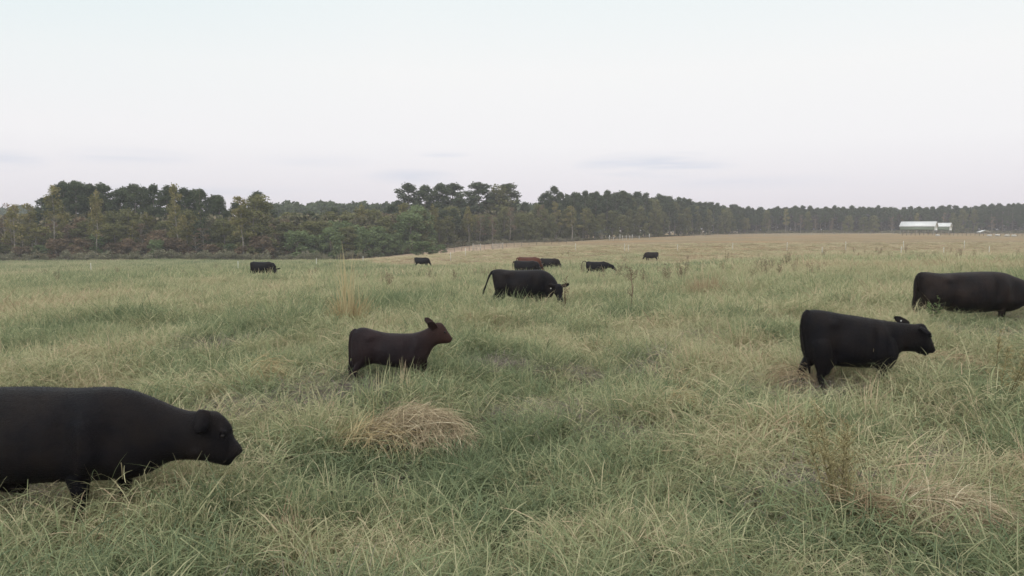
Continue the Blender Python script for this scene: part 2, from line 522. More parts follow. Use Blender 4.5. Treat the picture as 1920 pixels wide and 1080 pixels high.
def wedge_points(y0, y1, step, margin=2.5):
    """jittered grid over the field of view"""
    ys = np.arange(y0, y1, step)
    out = []
    for y in ys:
        hw = 0.72 * (y + step) + margin
        xs = np.arange(-hw, hw, step)
        out.append(np.stack([xs + RNG.uniform(-.5, .5, len(xs)) * step, np.full(len(xs), y) + RNG.uniform(-.5, .5, len(xs)) * step], 1))
    return np.concatenate(out)

def lay_grass(name, coll, ncoll, y0, y1, step, zs, ss, label, short_brown=True, soft=0.0):
    P = wedge_points(y0, y1, step)
    x, y = P[:, 0], P[:, 1]
    h = fbm(x / 1.6, y / 1.6, 91, 2)
    keep = np.ones(len(P), bool)
    b = brown(x, y)
    keep &= ~((b > 0.5) & (RNG.random(len(P)) < 0.5))
    keep &= ~((fbm(x / .55, y / .55, 95, 2) < 0.37) & (RNG.random(len(P)) < 0.8))
    for mu, mD, mrx, mry in MOUNDS:
        keep &= ((x - (mu - 960) / FPX * mD) / (mrx * 1.0)) ** 2 + ((y - mD) / (mry * 1.0)) ** 2 > 1
    for bx0, bx1, by0, by1 in NO_GRASS:
        keep &= ~((x > bx0) & (x < bx1) & (y > by0) & (y < by1))
    z = gz(x, y)
    big = ss * (0.75 + 0.6 * h) * RNG.uniform(0.85, 1.15, len(P))
    s = np.stack([big, big, zs * (0.7 + 0.85 * h) * (1 - 0.72 * b) * RNG.uniform(0.8, 1.2, len(P))], 1)
    rot = np.stack([RNG.normal(0, .08, len(P)), RNG.normal(0, .08, len(P)), RNG.uniform(0, 6.283, len(P))], 1)
    t = np.clip(tint(x, y) + RNG.normal(0, 0.06, len(P)), 0, 1)
    # shape of the clump follows how dry it is
    idx = np.where(RNG.random(len(P)) < 0.75, np.clip(((t - 0.15) / 0.6 * ncoll).astype(int), 0, ncoll - 1), RNG.integers(0, ncoll, len(P)))
    if coll.name.endswith('near'):
        # flattened grey-pink thatch in some hollows, brighter stiff tufts scattered singly
        th = fbm(x / 1.3, y / 1.0, 101, 3)
        idx = np.where((th > 0.655) & (RNG.random(len(P)) < .85), 6, idx)
        br_ = (RNG.random(len(P)) < 0.05 + 0.22 * (fbm(x / 1.5, y / 1.5, 105, 2) > .62)) & (idx != 6)
        idx = np.where(br_, 7 + RNG.integers(0, 2, len(P)), idx)
        t = np.where(br_, np.clip(t + RNG.normal(.02, .12, len(P)), .15, .6), t)
        s[:, :2] *= RNG.uniform(.8, 1.25, (len(P), 1)); s[:, 2] *= RNG.uniform(.75, 1.25, len(P))
    P3 = np.stack([x, y, z - 0.01], 1)[keep]
    o = scatter(name, coll, P3, rot[keep], s[keep], t[keep], idx[keep])
    tag(o, label, 'grass', kind='stuff')
NO_GRASS = []
MOUNDS = [(772, 7.7, .42, .3), (1775, 5.5, .36, .3)]
near = variants('grass_patch_near', [
    dict(R=.26, nb=260, Lr=(.2, .46), wr=(.0045, .009), lean=.6, curl=1.1, ntuft=5),
    dict(R=.26, nb=270, Lr=(.18, .42), wr=(.004, .008), lean=.85, curl=1.0, ntuft=7, lay=.2),
    dict(R=.28, nb=240, Lr=(.2, .52), wr=(.004, .009), lean=.65, curl=1.4, ntuft=3),
    dict(R=.28, nb=250, Lr=(.15, .38), wr=(.0035, .007), lean=1.0, curl=.9, ntuft=12, lay=.3),
    dict(R=.28, nb=240, Lr=(.15, .42), wr=(.0035, .007), lean=1.1, curl=.8, ntuft=9, lay=.34),
    dict(R=.28, nb=250, Lr=(.12, .38), wr=(.0035, .0065), lean=1.15, curl=.7, ntuft=14, lay=.32),
    dict(R=.30, nb=260, Lr=(.12, .34), wr=(.003, .0055), lean=1.3, curl=.5, ntuft=20, lay=.16),
    dict(R=.12, nb=170, Lr=(.25, .52), wr=(.007, .012), lean=.35, curl=.8, ntuft=3),
    dict(R=.12, nb=150, Lr=(.22, .5), wr=(.007, .012), lean=.5, curl=1.0, ntuft=2),
])
lay_grass('grass', near, 6, 3.6, 15.5, .24, 0.92, 1.0, 'tall matted pasture grass in the near field')
mid = variants('grass_patch_mid', [
    dict(R=.45, nb=230, Lr=(.35, .65), wr=(.007, .013), lean=.6, curl=1.1, ntuft=14, nseg=3, lay=.05),
    dict(R=.45, nb=230, Lr=(.3, .6), wr=(.007, .012), lean=.85, curl=1.0, ntuft=20, nseg=3, lay=.2),
    dict(R=.45, nb=230, Lr=(.25, .55), wr=(.006, .011), lean=1.05, curl=.8, ntuft=16, nseg=3, lay=.26),
])
lay_grass('grass', mid, 3, 15.5, 42, .40, 0.95, 1.0, 'pasture grass around the mid-distance cows')
farc = variants('grass_patch_far', [
    dict(R=.9, nb=240, Lr=(.3, .6), wr=(.022, .04), lean=.7, curl=.8, ntuft=60, nseg=2, lay=.15),
    dict(R=.9, nb=240, Lr=(.3, .55), wr=(.022, .036), lean=.9, curl=.8, ntuft=60, nseg=2, lay=.2),
])
lay_grass('grass', farc, 2, 42, 172, .95, 1.0, 1.05, 'far pasture grass reaching to the woods')
# ================================================================ CATTLE
def coat_mat(name, c1, c2, c3=None, face=None, fx=(0, 1)):
    """dark hide with soft clumps of slightly different hair colour"""
    m, t = new_mat(name)
    p = N(t, 'ShaderNodeBsdfPrincipled')
    p.inputs['Roughness'].default_value = 0.52
    p.inputs['Specular IOR Level'].default_value = 0.11
    p.inputs['Sheen Weight'].default_value = 0.0
    p.inputs['Sheen Roughness'].default_value = 0.6
    tcn = N(t, 'ShaderNodeTexCoord')
    n = N(t, 'ShaderNodeTexNoise'); n.inputs['Scale'].default_value = 2.6; n.inputs['Detail'].default_value = 7; n.inputs['Roughness'].default_value = 0.65
    t.links.new(tcn.outputs['Object'], n.inputs['Vector'])
    r = ramp(t, [(0.38, c1), (0.66, c2)])
    t.links.new(n.outputs[0], r.inputs[0])
    out = r.outputs[0]
    if face:
        s = N(t, 'ShaderNodeSeparateXYZ'); t.links.new(tcn.outputs['Object'], s.inputs[0])
        mr = N(t, 'ShaderNodeMapRange'); mr.inputs[1].default_value = fx[0]; mr.inputs[2].default_value = fx[1]
        t.links.new(s.outputs['X'], mr.inputs[0])
        mx = N(t, 'ShaderNodeMixRGB'); mx.inputs[2].default_value = (*face, 1)
        t.links.new(mr.outputs[0], mx.inputs[0]); t.links.new(out, mx.inputs[1]); out = mx.outputs[0]
    t.links.new(out, p.inputs['Base Color'])
    mp = N(t, 'ShaderNodeMapping'); mp.inputs['Scale'].default_value = (18, 60, 60)
    t.links.new(tcn.outputs['Object'], mp.inputs[0])
    n2 = N(t, 'ShaderNodeTexNoise'); n2.inputs['Scale'].default_value = 2.0; n2.inputs['Detail'].default_value = 4
    t.links.new(mp.outputs[0], n2.inputs['Vector'])
    bp = N(t, 'ShaderNodeBump'); bp.inputs['Strength'].default_value = 0.7; bp.inputs['Distance'].default_value = 0.012
    t.links.new(n2.outputs[0], bp.inputs['Height']); t.links.new(bp.outputs[0], p.inputs['Normal'])
    o = N(t, 'ShaderNodeOutputMaterial'); t.links.new(p.outputs[0], o.inputs[0])
    return m
COAT_BLACK = coat_mat('black_coat', (0.0038, 0.0036, 0.0062), (0.0125, 0.0090, 0.0085))
COAT_BLACK2 = coat_mat('black_brown_coat', (0.0075, 0.0062, 0.0075), (0.021, 0.0135, 0.0115))
COAT_CALF = coat_mat('dark_brown_calf_coat', (0.014, 0.010, 0.0125), (0.026, 0.0155, 0.0165), face=(0.043, 0.022, 0.018), fx=(0.30, 0.75))
COAT_RED = coat_mat('red_coat', (0.065, 0.024, 0.016), (0.105, 0.038, 0.025))
MAT_EYE = pbr('eye', (0.006, 0.004, 0.004), 0.45, spec=.3)
MAT_TAG = pbr('ear_tag', (0.5, 0.5, 0.48), 0.6)

def ring_loft(mb, rings, n=28, ex=2.25):
    """rings: (top Vector, bottom Vector, half width, y offset); each an ellipse between top and bottom"""
    V = []
    for (t, b, hw, yo) in rings:
        c = (t + b) / 2; ax = (t - b) / 2
        for k in range(n):
            a = 2 * math.pi * k / n
            cc, ss = math.cos(a), math.sin(a)
            cu = math.copysign(abs(cc) ** (2 / ex), cc); su = math.copysign(abs(ss) ** (2 / ex), ss)
            # a little fuller below the middle
            V.append(c + ax * cu + Vector((0, 1, 0)) * (hw * su * (1.0 - 0.10 * cu) + yo))
    F = []
    m = len(rings)
    for i in range(m - 1):
        for k in range(n):
            k2 = (k + 1) % n
            F.append((i * n + k, (i + 1) * n + k, (i + 1) * n + k2, i * n + k2))
    V.append((rings[0][0] + rings[0][1]) / 2 + Vector((0, rings[0][3], 0)))
    V.append((rings[-1][0] + rings[-1][1]) / 2 + Vector((0, rings[-1][3], 0)))
    for k in range(n):
        k2 = (k + 1) % n
        F.append((m * n, k, k2)); F.append((m * n + 1, (m - 1) * n + k2, (m - 1) * n + k))
    mb.add(V, F)
def catmull(rows, sub=3):
    """smooth list of number tuples"""
    out = []
    R = [np.array(r, float) for r in rows]
    for i in range(len(R) - 1):
        p0 = R[max(i - 1, 0)]; p1 = R[i]; p2 = R[i + 1]; p3 = R[min(i + 2, len(R) - 1)]
        for k in range(sub):
            t = k / sub
            out.append(0.5 * ((2 * p1) + (-p0 + p2) * t + (2 * p0 - 5 * p1 + 4 * p2 - p3) * t * t + (-p0 + 3 * p1 - 3 * p2 + p3) * t ** 3))
    out.append(R[-1])
    return out
def tube_s(mb, pts, n=12, sub=3):
    pts = [tuple(p) for p in pts]
    def cap(a, b):
        d = Vector(a[:3]) - Vector(b[:3]); d.normalize(); r = a[3]
        return [tuple(Vector(a[:3]) + d * (r * .75)) + (r * .35,), tuple(Vector(a[:3]) + d * (r * .45)) + (r * .78,)]
    if pts[0][3] > .04: pts = cap(pts[0], pts[1]) + pts
    if pts[-1][3] > .05: pts = pts + cap(pts[-1], pts[-2])[::-1]
    rows = catmull(pts, sub)
    mb.tube([(r[0], r[1], r[2]) for r in rows], [max(r[3], .004) for r in rows], n)
def leg_front(mb, x, y, H, swing=0.0, top=.60):
    P = [(0, top, .105, .75), (-.01, .47, .082, .9), (.012, .36, .055, 1), (.012, .31, .046, 1), (.0, .2, .031, 1), (0, .1, .034, 1), (.012, .06, .038, 1), (.035, .0, .043, 1)]
    tube_s(mb, [(x + a * H + swing * H * (top - z), y * f, z * H, r * H) for a, z, r, f in P])
def leg_hind(mb, x, y, H, swing=0.0):
    P = [(.07, .66, .12, .62), (.08, .54, .115, .8), (.06, .45, .088, .95), (-.01, .36, .058, 1), (-.045, .3, .048, 1), (-.045, .24, .038, 1), (-.03, .14, .034, 1), (-.02, .06, .038, 1), (.0, .0, .043, 1)]
    tube_s(mb, [(x + a * H + swing * H * (.66 - z), y * f, z * H, r * H) for a, z, r, f in P])
def ear(mb, base, tip, wdir, L=None, wid=.05, th=.012):
    """leaf shaped ear with a shallow hollow"""
    b = Vector(base); t = Vector(tip); d = (t - b)
    wv = Vector(wdir); wv = (wv - d * (wv.dot(d) / d.length_squared)).normalized()
    nv = d.normalized().cross(wv)
    prof = [(0, .62), (.15, .88), (.4, 1.0), (.65, .97), (.85, .75), (.96, .42), (1, .12)]
    n = 10; V = []; 
    for s, wf in prof:
        c = b + d * s + nv * (.012 * math.sin(s * 3))
        for k in range(n):
            a = 2 * math.pi * k / n
            V.append(c + wv * (wid * wf * math.cos(a)) + nv * (th * (0.6 + .4 * wf) * math.sin(a) - (wid * .35) * wf * (math.cos(a) ** 2)))
    F = []
    for i in range(len(prof) - 1):
        for k in range(n):
            k2 = (k + 1) % n
            F.append((i * n + k, (i + 1) * n + k, (i + 1) * n + k2, i * n + k2))
    V.append(b); V.append(t)
    for k in range(n):
        k2 = (k + 1) % n
        F.append((len(prof) * n, k, k2)); F.append((len(prof) * n + 1, (len(prof) - 1) * n + k2, (len(prof) - 1) * n + k))
    mb.add(V, F)
def generic_head(mb, M, L, wf_=1.15):
    """head along local +X from poll to nose, +Z the forehead side; M places it; returns eye and ear points"""
    prof = [(-.12, .10, -.22, .17), (0, .2, -.26, .19), (.14, .21, -.33, .215), (.3, .17, -.34, .21), (.45, .13, -.29, .17), (.6, .1, -.24, .135),
            (.78, .085, -.2, .125), (.9, .075, -.19, .13), (1.0, .04, -.15, .10), (1.03, -.02, -.10, .05)]
    n = 22; V = []; m = 0
    rows = catmull(prof, 2)
    for x, zt, zb, hw in rows:
        for k in range(n):
            a = 2 * math.pi * k / n
            V.append(M @ Vector((x * L, hw * wf_ * L * math.sin(a), ((zt + zb) / 2 + (zt - zb) / 2 * math.cos(a)) * L)))
    m = len(rows); F = []
    for i in range(m - 1):
        for k in range(n):
            k2 = (k + 1) % n
            F.append((i * n + k, (i + 1) * n + k, (i + 1) * n + k2, i * n + k2))
    V.append(M @ Vector((rows[0][0] * L, 0, 0))); V.append(M @ Vector((rows[-1][0] * L, 0, -.06 * L)))
    for k in range(n):
        k2 = (k + 1) % n
        F.append((m * n, k, k2)); F.append((m * n + 1, (m - 1) * n + k2, (m - 1) * n + k))
    mb.add(V, F)
    for s in (-1, 1):
        ear(mb, M @ Vector((.04 * L, s * .17 * L, .06 * L)), M @ Vector((-.06 * L, s * .70 * L, .14 * L)), (M.to_3x3() @ Vector((1, 0, -.35))), wid=.13 * L, th=.03 * L)
    return [M @ Vector((.36 * L, s * .2 * L, .05 * L)) for s in (-1, 1)], [M @ Vector((-.0 * L, s * .45 * L, -.02 * L)) for s in (-1, 1)]

def fuse(mb, voxel, smooth_it=3, dec=None):
    """one continuous skin out of the overlapping masses"""
    me = mb.mesh('raw')
    o = bpy.data.objects.new('raw', me); COL.objects.link(o)
    r = o.modifiers.new('r', 'REMESH'); r.mode = 'VOXEL'; r.voxel_size = voxel; r.use_smooth_shade = True
    s = o.modifiers.new('s', 'SMOOTH'); s.iterations = smooth_it; s.factor = 0.5
    if dec:
        d = o.modifiers.new('d', 'DECIMATE'); d.ratio = dec
    dg = bpy.context.evaluated_depsgraph_get(); dg.update()
    out = bpy.data.meshes.new_from_object(o.evaluated_get(dg))
    bpy.data.objects.remove(o); bpy.data.meshes.remove(me)
    out.name = 'body'
    out.polygons.foreach_set('use_smooth', np.ones(len(out.polygons), bool))
    return out
def sculpt(me, feats):
    """raise or hollow the flanks: (x, z, rx, rz, amount) pushes both sides outwards or inwards"""
    n = len(me.vertices)
    co = np.empty(n * 3, np.float32); me.vertices.foreach_get('co', co); co = co.reshape(-1, 3)
    for x, z, rx, rz, am in feats:
        g = np.exp(-((co[:, 0] - x) / rx) ** 2 - ((co[:, 2] - z) / rz) ** 2)
        co[:, 1] += np.sign(co[:, 1]) * np.clip(np.abs(co[:, 1]) / .08, 0, 1) * g * am
    me.vertices.foreach_set('co', co.ravel()); me.update()
def anatomy(me, P, x0, x1, vt, vb, k=1.0):
    """hip point, loin hollow, thigh, shoulder blade and the dip behind it; x0 rump, x1 chest, vt back row, vb belly row"""
    a, b = P(x0, (vt + vb) / 2), P(x1, (vt + vb) / 2)
    L = b.x - a.x; zt, zb = P((x0 + x1) / 2, vt).z, P((x0 + x1) / 2, vb).z; D = zt - zb
    f = lambda fx, fz, rx, rz, am: (a.x + fx * L, zb + fz * D, rx * L, rz * D, am * k)
    sculpt(me, [f(.24, .86, .06, .09, .035), f(.36, .72, .09, .17, -.045), f(.14, .42, .10, .28, .03), f(.30, .30, .05, .22, -.035),
                f(.84, .62, .05, .26, .035), f(.74, .55, .05, .30, -.035), f(.95, .50, .05, .25, -.025), f(.88, .28, .06, .12, .03),
                f(.05, .60, .04, .2, -.03)] +
           [f(.44 + .055 * i, .50, .014, .24, .003) for i in range(5)])
def hair(me, n, L, wid, mat, parent, seed=1, thick=1.0):
    """short overlapping hair lying back and down over the skin"""
    rg = np.random.default_rng(seed)
    nv = len(me.vertices)
    co = np.empty(nv * 3, np.float32); me.vertices.foreach_get('co', co); co = co.reshape(-1, 3)
    no = np.empty(nv * 3, np.float32); me.vertex_normals.foreach_get('vector', no); no = no.reshape(-1, 3)
    keep = np.where(co[:, 2] > 0.25)[0]
    i = rg.choice(keep, n)
    p = co[i] + rg.normal(0, .004, (n, 3)); nn = no[i]
    flow = np.array([-0.8, 0, -0.55]) + rg.normal(0, .35, (n, 3))
    tang = flow - nn * (flow * nn).sum(1, keepdims=True)
    tang /= np.linalg.norm(tang, axis=1, keepdims=True) + 1e-6
    l = rg.uniform(.5, 1.4, n)[:, None] * L * .62
    stray = (rg.random(n) < .16)[:, None]
    d = tang * 0.95 + nn * np.where(stray, rg.uniform(.35, 1.0, (n, 1)), rg.uniform(.06, .30, (n, 1)))
    side = np.cross(tang, nn); side /= np.linalg.norm(side, axis=1, keepdims=True) + 1e-6
    V = np.stack([p - side * wid - nn * .003, p + side * wid - nn * .003, p + d * l], 1).reshape(-1, 3)
    F = np.arange(3 * n).reshape(-1, 3)
    h = link('coat', mesh_np('coat', V, F), mat, parent)
    return h
def finish(root_me, mat, name, loc, yaw, label, group, eyes=(), eye_r=.02, tags=(), furry=0, cat='cow', tail_pts=None, hairL=.028, seed=1):
    root_me.materials.clear()
    o = link(name, root_me, mat)
    o.location = loc; o.rotation_euler = (0, 0, yaw)
    tag(o, label, cat, group)
    for e in eyes:
        m = MB()
        rings = []
        for k in range(1, 6):
            a = math.pi * k / 6
            rings.append((Vector(e) + Vector((0, 0, eye_r * math.cos(a))), eye_r * math.sin(a)))
        m.tube([r[0] for r in rings], [r[1] for r in rings], 10)
        m.build('eye', MAT_EYE, o, smooth=True)
    for tg in tags:
        m = MB()
        p, ax, r = Vector(tg[0]), Vector(tg[1]).normalized(), tg[2]
        m.tube([p - ax * .006, p - ax * .004, p + ax * .004, p + ax * .006], [r * .8, r, r, r * .8], 12)
        m.build('ear_tag', MAT_TAG, o, smooth=False)
    if tail_pts:
        # tuft of long hairs at the end of the tail
        rg = np.random.default_rng(seed + 5)
        n = 260
        a = Vector(tail_pts[0]); b = Vector(tail_pts[1])
        d = np.array((b - a).normalized())
        base = np.array(a) + rg.normal(0, .01, (n, 3)) + d * rg.uniform(0, (b - a).length * .5, n)[:, None]
        L = (b - a).length * rg.uniform(.5, 1.0, n)[:, None]
        dd = d + rg.normal(0, .11, (n, 3))
        sd = np.cross(d, rg.normal(0, 1, (n, 3))); sd /= np.linalg.norm(sd, axis=1, keepdims=True)
        V = np.stack([base - sd * .004, base + sd * .004, base + dd * L], 1).reshape(-1, 3)
        link('tail_switch', mesh_np('tail_switch', V, np.arange(3 * n).reshape(-1, 3)), mat, o)
    if furry: hair(root_me, furry, hairL, .0015, mat, o, seed)
    return o

def tracer(u0, D, zg):
    """photo point on the vertical plane at distance D -> the animal's own metres"""
    x0 = (u0 - 960) / FPX * D
    def P(u, v, y=0):
        q = ray(u, v, D)
        return Vector((q.x - x0, y, q.z - zg))
    return P
def traced(P, rows):
    """side outline of the animal -> rings in its own metres"""
    R = catmull([tuple(r) + (0,) * (6 - len(r)) for r in rows], 3)
    return [(P(r[0], r[1]), P(r[2], r[3]), max(r[4], .02), r[5]) for r in R]
def place(u, D, z): return Vector(((u - 960) / FPX * D * 1.0, D, z))
HERD = 'cattle grazing in the pasture'

# ---- A: black bull yearling, big and near on the left
def cow_a():
    s, u0, D = 241., 180., 5.81
    zg = 0.0; vg = VH + (CAM_H - zg) * s
    P = tracer(u0, D, zg)
    mb = MB()
    ring_loft(mb, traced(P, [
        (-128, 780, -126, 830, .09), (-118, 745, -118, 868, .19), (-85, 731, -88, 886, .27), (-20, 727, -25, 894, .31), (60, 726, 55, 900, .33),
        (130, 729, 130, 897, .32), (175, 727, 182, 896, .29), (210, 727, 228, 896, .25), (250, 734, 264, 892, .21), (295, 751, 292, 880, .17),
        (325, 764, 316, 866, .145), (355, 772, 343, 861, .13), (383, 772, 370, 862, .125), (403, 772.5, 390, 864, .125), (416, 783, 402, 868, .115),
        (426, 794, 411, 870, .10), (432, 806, 418, 872, .088), (434, 818, 424, 873, .07), (441, 827, 430, 872, .06), (448, 836, 437, 864, .057), (453, 846, 444, 860, .042)]), n=32)
    H = 1.2
    leg_front(mb, P(172, 890).x, -.17, H, -.05); leg_front(mb, P(200, 890).x, .17, H, .12)
    leg_hind(mb, P(-75, 0).x, -.17, H, .1); leg_hind(mb, P(-95, 0).x, .17, H, -.08)
    # hanging sheath under the belly
    tube_s(mb, [(*P(5, 880), .14), (*P(24, 896), .12), (*P(38, 910), .085), (*P(44, 922), .05)])
    # shoulder and brisket mass
    tube_s(mb, [(*P(185, 790, -.17), .12), (*P(195, 830, -.19), .13), (*P(180, 865, -.17), .10)])
    tube_s(mb, [(*P(392, 835, -.05), .07), (*P(378, 840, -.055), .08), (*P(362, 838, -.05), .07)])
    tube_s(mb, [(*P(-125, 745), .03), (*P(-135, 770), .03), (*P(-136, 850), .022), (*P(-134, 930), .02)])
    # muzzle and brow
    tube_s(mb, [(*P(419, 803, -.085), .022), (*P(427, 809, -.075), .024)])
    ear(mb, P(392, 762, -.12), P(387, 803, -.19), (1, 0, .12), wid=.078, th=.028)
    tube_s(mb, [(*P(432, 843), .045), (*P(440, 848), .052), (*P(445, 849), .04)])
    tube_s(mb, [(*P(412, 858), .04), (*P(424, 866), .038), (*P(430, 871), .022)])
    tube_s(mb, [(*P(404, 786), .05), (*P(418, 800), .052), (*P(426, 812), .045)])
    ear(mb, P(394, 790, .10), P(380, 806, .24), (0.2, 0, 1), wid=.06, th=.02)
    me = fuse(mb, .011, 7)
    anatomy(me, P, -118, 250, 728, 896, .8)
    x = (u0 - 960) / FPX * D
    finish(me, COAT_BLACK, 'cow', (x, D, zg), math.radians(1), 'large black cow nearest the camera, cut off by the picture edge', HERD,
           eyes=[P(423, 813, -.090), P(423, 813, .090)], eye_r=.017, furry=60000, hairL=.03, seed=3)
cow_a()

# ---- B: dark brown calf, head up
def cow_b():
    s, u0, D = 140., 735., 10.0
    zg = 0.32; vg = VH + (CAM_H - zg) * s
    P = tracer(u0, D, zg)
    mb = MB()
    ring_loft(mb, traced(P, [
        (659, 636, 660, 664, .06), (663, 622, 663, 682, .12), (671, 616, 671, 688, .155), (683, 613.5, 682, 688, .17), (701, 618.5, 699, 681, .175),
        (724, 624, 722, 684, .20), (752, 625.5, 750, 689, .205), (774, 625, 774, 688, .19), (788, 621.5, 795, 681, .15), (799, 617, 805, 665, .115),
        (808, 611, 812, 652, .085), (817, 606, 820, 646.5, .07), (826, 605.5, 827, 645, .072), (833, 612, 832, 645, .062), (838, 620, 836, 644.5, .05),
        (843.5, 628, 840, 644, .04), (848.5, 636, 844, 643, .028)]), n=28)
    H = .82
    leg_front(mb, P(784, 685).x, -.10, H, -.1); leg_front(mb, P(793, 685).x, .09, H, .0)
    leg_hind(mb, P(674, 685).x, -.10, H, .0); leg_hind(mb, P(664, 685).x, .11, H, -.08)
    tube_s(mb, [(*P(668, 617), .02), (*P(660, 624, -.02), .022), (*P(657, 645, -.03), .016), (*P(657, 680, -.03), .014), (*P(658, 700, -.03), .018), (*P(658, 712, -.03), .008)])
    ear(mb, P(817, 615, -.055), P(804, 602, -.15), (1, 0, .7), wid=.055, th=.012)
    ear(mb, P(815, 614, .05), P(795, 598, .12), (1, 0, .9), wid=.05, th=.012)
    me = fuse(mb, .010, 5)
    anatomy(me, P, 661, 805, 620, 686, .6)
    finish(me, COAT_CALF, 'calf', ((u0 - 960) / FPX * D, D, zg), math.radians(3), 'dark brown calf standing side-on with its head raised and reddish face', HERD,
           eyes=[P(834, 622.5, -.056), P(834, 622.5, .056)], eye_r=.013, furry=36000, cat='calf', hairL=.02, seed=4)
cow_b()

# ---- D: black yearling with its neck stretched forward
def cow_d():
    s, u0, D = 150., 1590., 9.33
    zg = 0.34; vg = VH + (CAM_H - zg) * s
    P = tracer(u0, D, zg)
    mb = MB()
    ring_loft(mb, traced(P, [
        (1501, 604, 1503, 640, .06), (1506, 589, 1509, 668, .14), (1518, 581, 1521, 681, .20), (1543, 582, 1545, 682, .235), (1575, 588, 1574, 686, .26),
        (1608, 593, 1605, 688, .27), (1638, 598, 1640, 690, .25), (1658, 601, 1664, 687, .2), (1674, 603.5, 1677, 672, .155), (1690, 605.5, 1688, 661, .12),
        (1707, 607.5, 1703, 659.5, .108), (1721, 609, 1717, 660.5, .105), (1734, 607.5, 1729, 662.5, .102), (1741, 616, 1735, 664, .09),
        (1747.5, 630, 1741, 663, .07), (1753.5, 645, 1746, 663, .056), (1758, 656, 1751, 664, .042)]), n=30)
    H = 1.04
    leg_front(mb, P(1650, 690).x, -.14, H, -.22); leg_front(mb, P(1660, 690).x, .14, H, .02)
    leg_hind(mb, P(1532, 690).x, -.14, H, .06); leg_hind(mb, P(1520, 690).x, .15, H, -.03)
    # lower jaw slightly open
    tube_s(mb, [(*P(1728, 657), .05), (*P(1738, 662), .033), (*P(1744, 667), .016)])
    tube_s(mb, [(*P(1514, 583), .032), (*P(1504, 591, -.03), .030), (*P(1501, 615, -.04), .022), (*P(1506, 650, -.04), .02), (*P(1512, 680, -.04), .022), (*P(1514, 700, -.04), .012)])
    tube_s(mb, [(*P(1528, 640, -.13), .13), (*P(1532, 668, -.14), .12), (*P(1533, 690, -.14), .085)])
    tube_s(mb, [(*P(1655, 640, -.14), .1), (*P(1658, 662, -.15), .1), (*P(1652, 680, -.13), .08)])
    ear(mb, P(1722, 613, -.09), P(1736, 627, -.17), (1, 0, -.3), wid=.05, th=.014)
    ear(mb, P(1716, 611, .08), P(1696, 598, .2), (.6, 0, 1), wid=.052, th=.014)
    me = fuse(mb, .012, 5)
    anatomy(me, P, 1503, 1672, 588, 686, .85)
    finish(me, COAT_BLACK, 'cow', ((u0 - 960) / FPX * D, D, zg), math.radians(3), 'black young cow walking with low outstretched head and one pricked ear', HERD,
           eyes=[P(1742, 630, -.086), P(1742, 630, .086)], eye_r=.016, tags=[(P(1705, 605, .14), (0.1, -1, .1), .011)], furry=50000, hairL=.03, seed=5)
cow_d()

# ---- E: big black-brown cow at the right edge
def cow_e():
    s, u0, D = 98., 1810., 14.3
    zg = 0.53; vg = VH + (CAM_H - zg) * s
    P = tracer(u0, D, zg)
    mb = MB()
    ring_loft(mb, traced(P, [
        (1715, 532, 1717, 558, .1), (1718, 517, 1722, 573, .2), (1729, 509.5, 1733, 580, .26), (1761, 512.5, 1762, 579, .31), (1797, 511, 1797, 587, .37),
        (1833, 509.5, 1830, 586, .36), (1865, 509.5, 1862, 584, .31), (1886, 512, 1889, 585, .27), (1906, 519, 1907, 581, .22), (1925, 526, 1922, 574, .18),
        (1943, 534, 1937, 573, .15), (1958, 543, 1948, 577, .13)]), n=30)
    H = 1.15
    leg_front(mb, P(1868, 585).x, -.18, H, -.05); leg_front(mb, P(1893, 585).x, .18, H, .12)
    leg_hind(mb, P(1742, 585).x, -.18, H); leg_hind(mb, P(1733, 585).x, .18, H, -.1)
    tube_s(mb, [(*P(1726, 512), .035), (*P(1714, 519, -.03), .036), (*P(1710, 545, -.04), .028), (*P(1707, 568, -.04), .036), (*P(1706, 584, -.04), .02)])
    M = Matrix.Translation(P(1955, 552)) @ Matrix.Rotation(math.radians(58), 4, 'Y')
    ey, _ = generic_head(mb, M, .48)
    me = fuse(mb, .016, 4)
    anatomy(me, P, 1716, 1900, 511, 584, 1.2)
    finish(me, COAT_BLACK2, 'cow', ((u0 - 960) / FPX * D, D, zg), math.radians(4), 'brownish black cow behind the young black one, its head beyond the picture edge', HERD,
           eyes=ey, eye_r=.018, furry=45000, hairL=.025, seed=6)
cow_e()

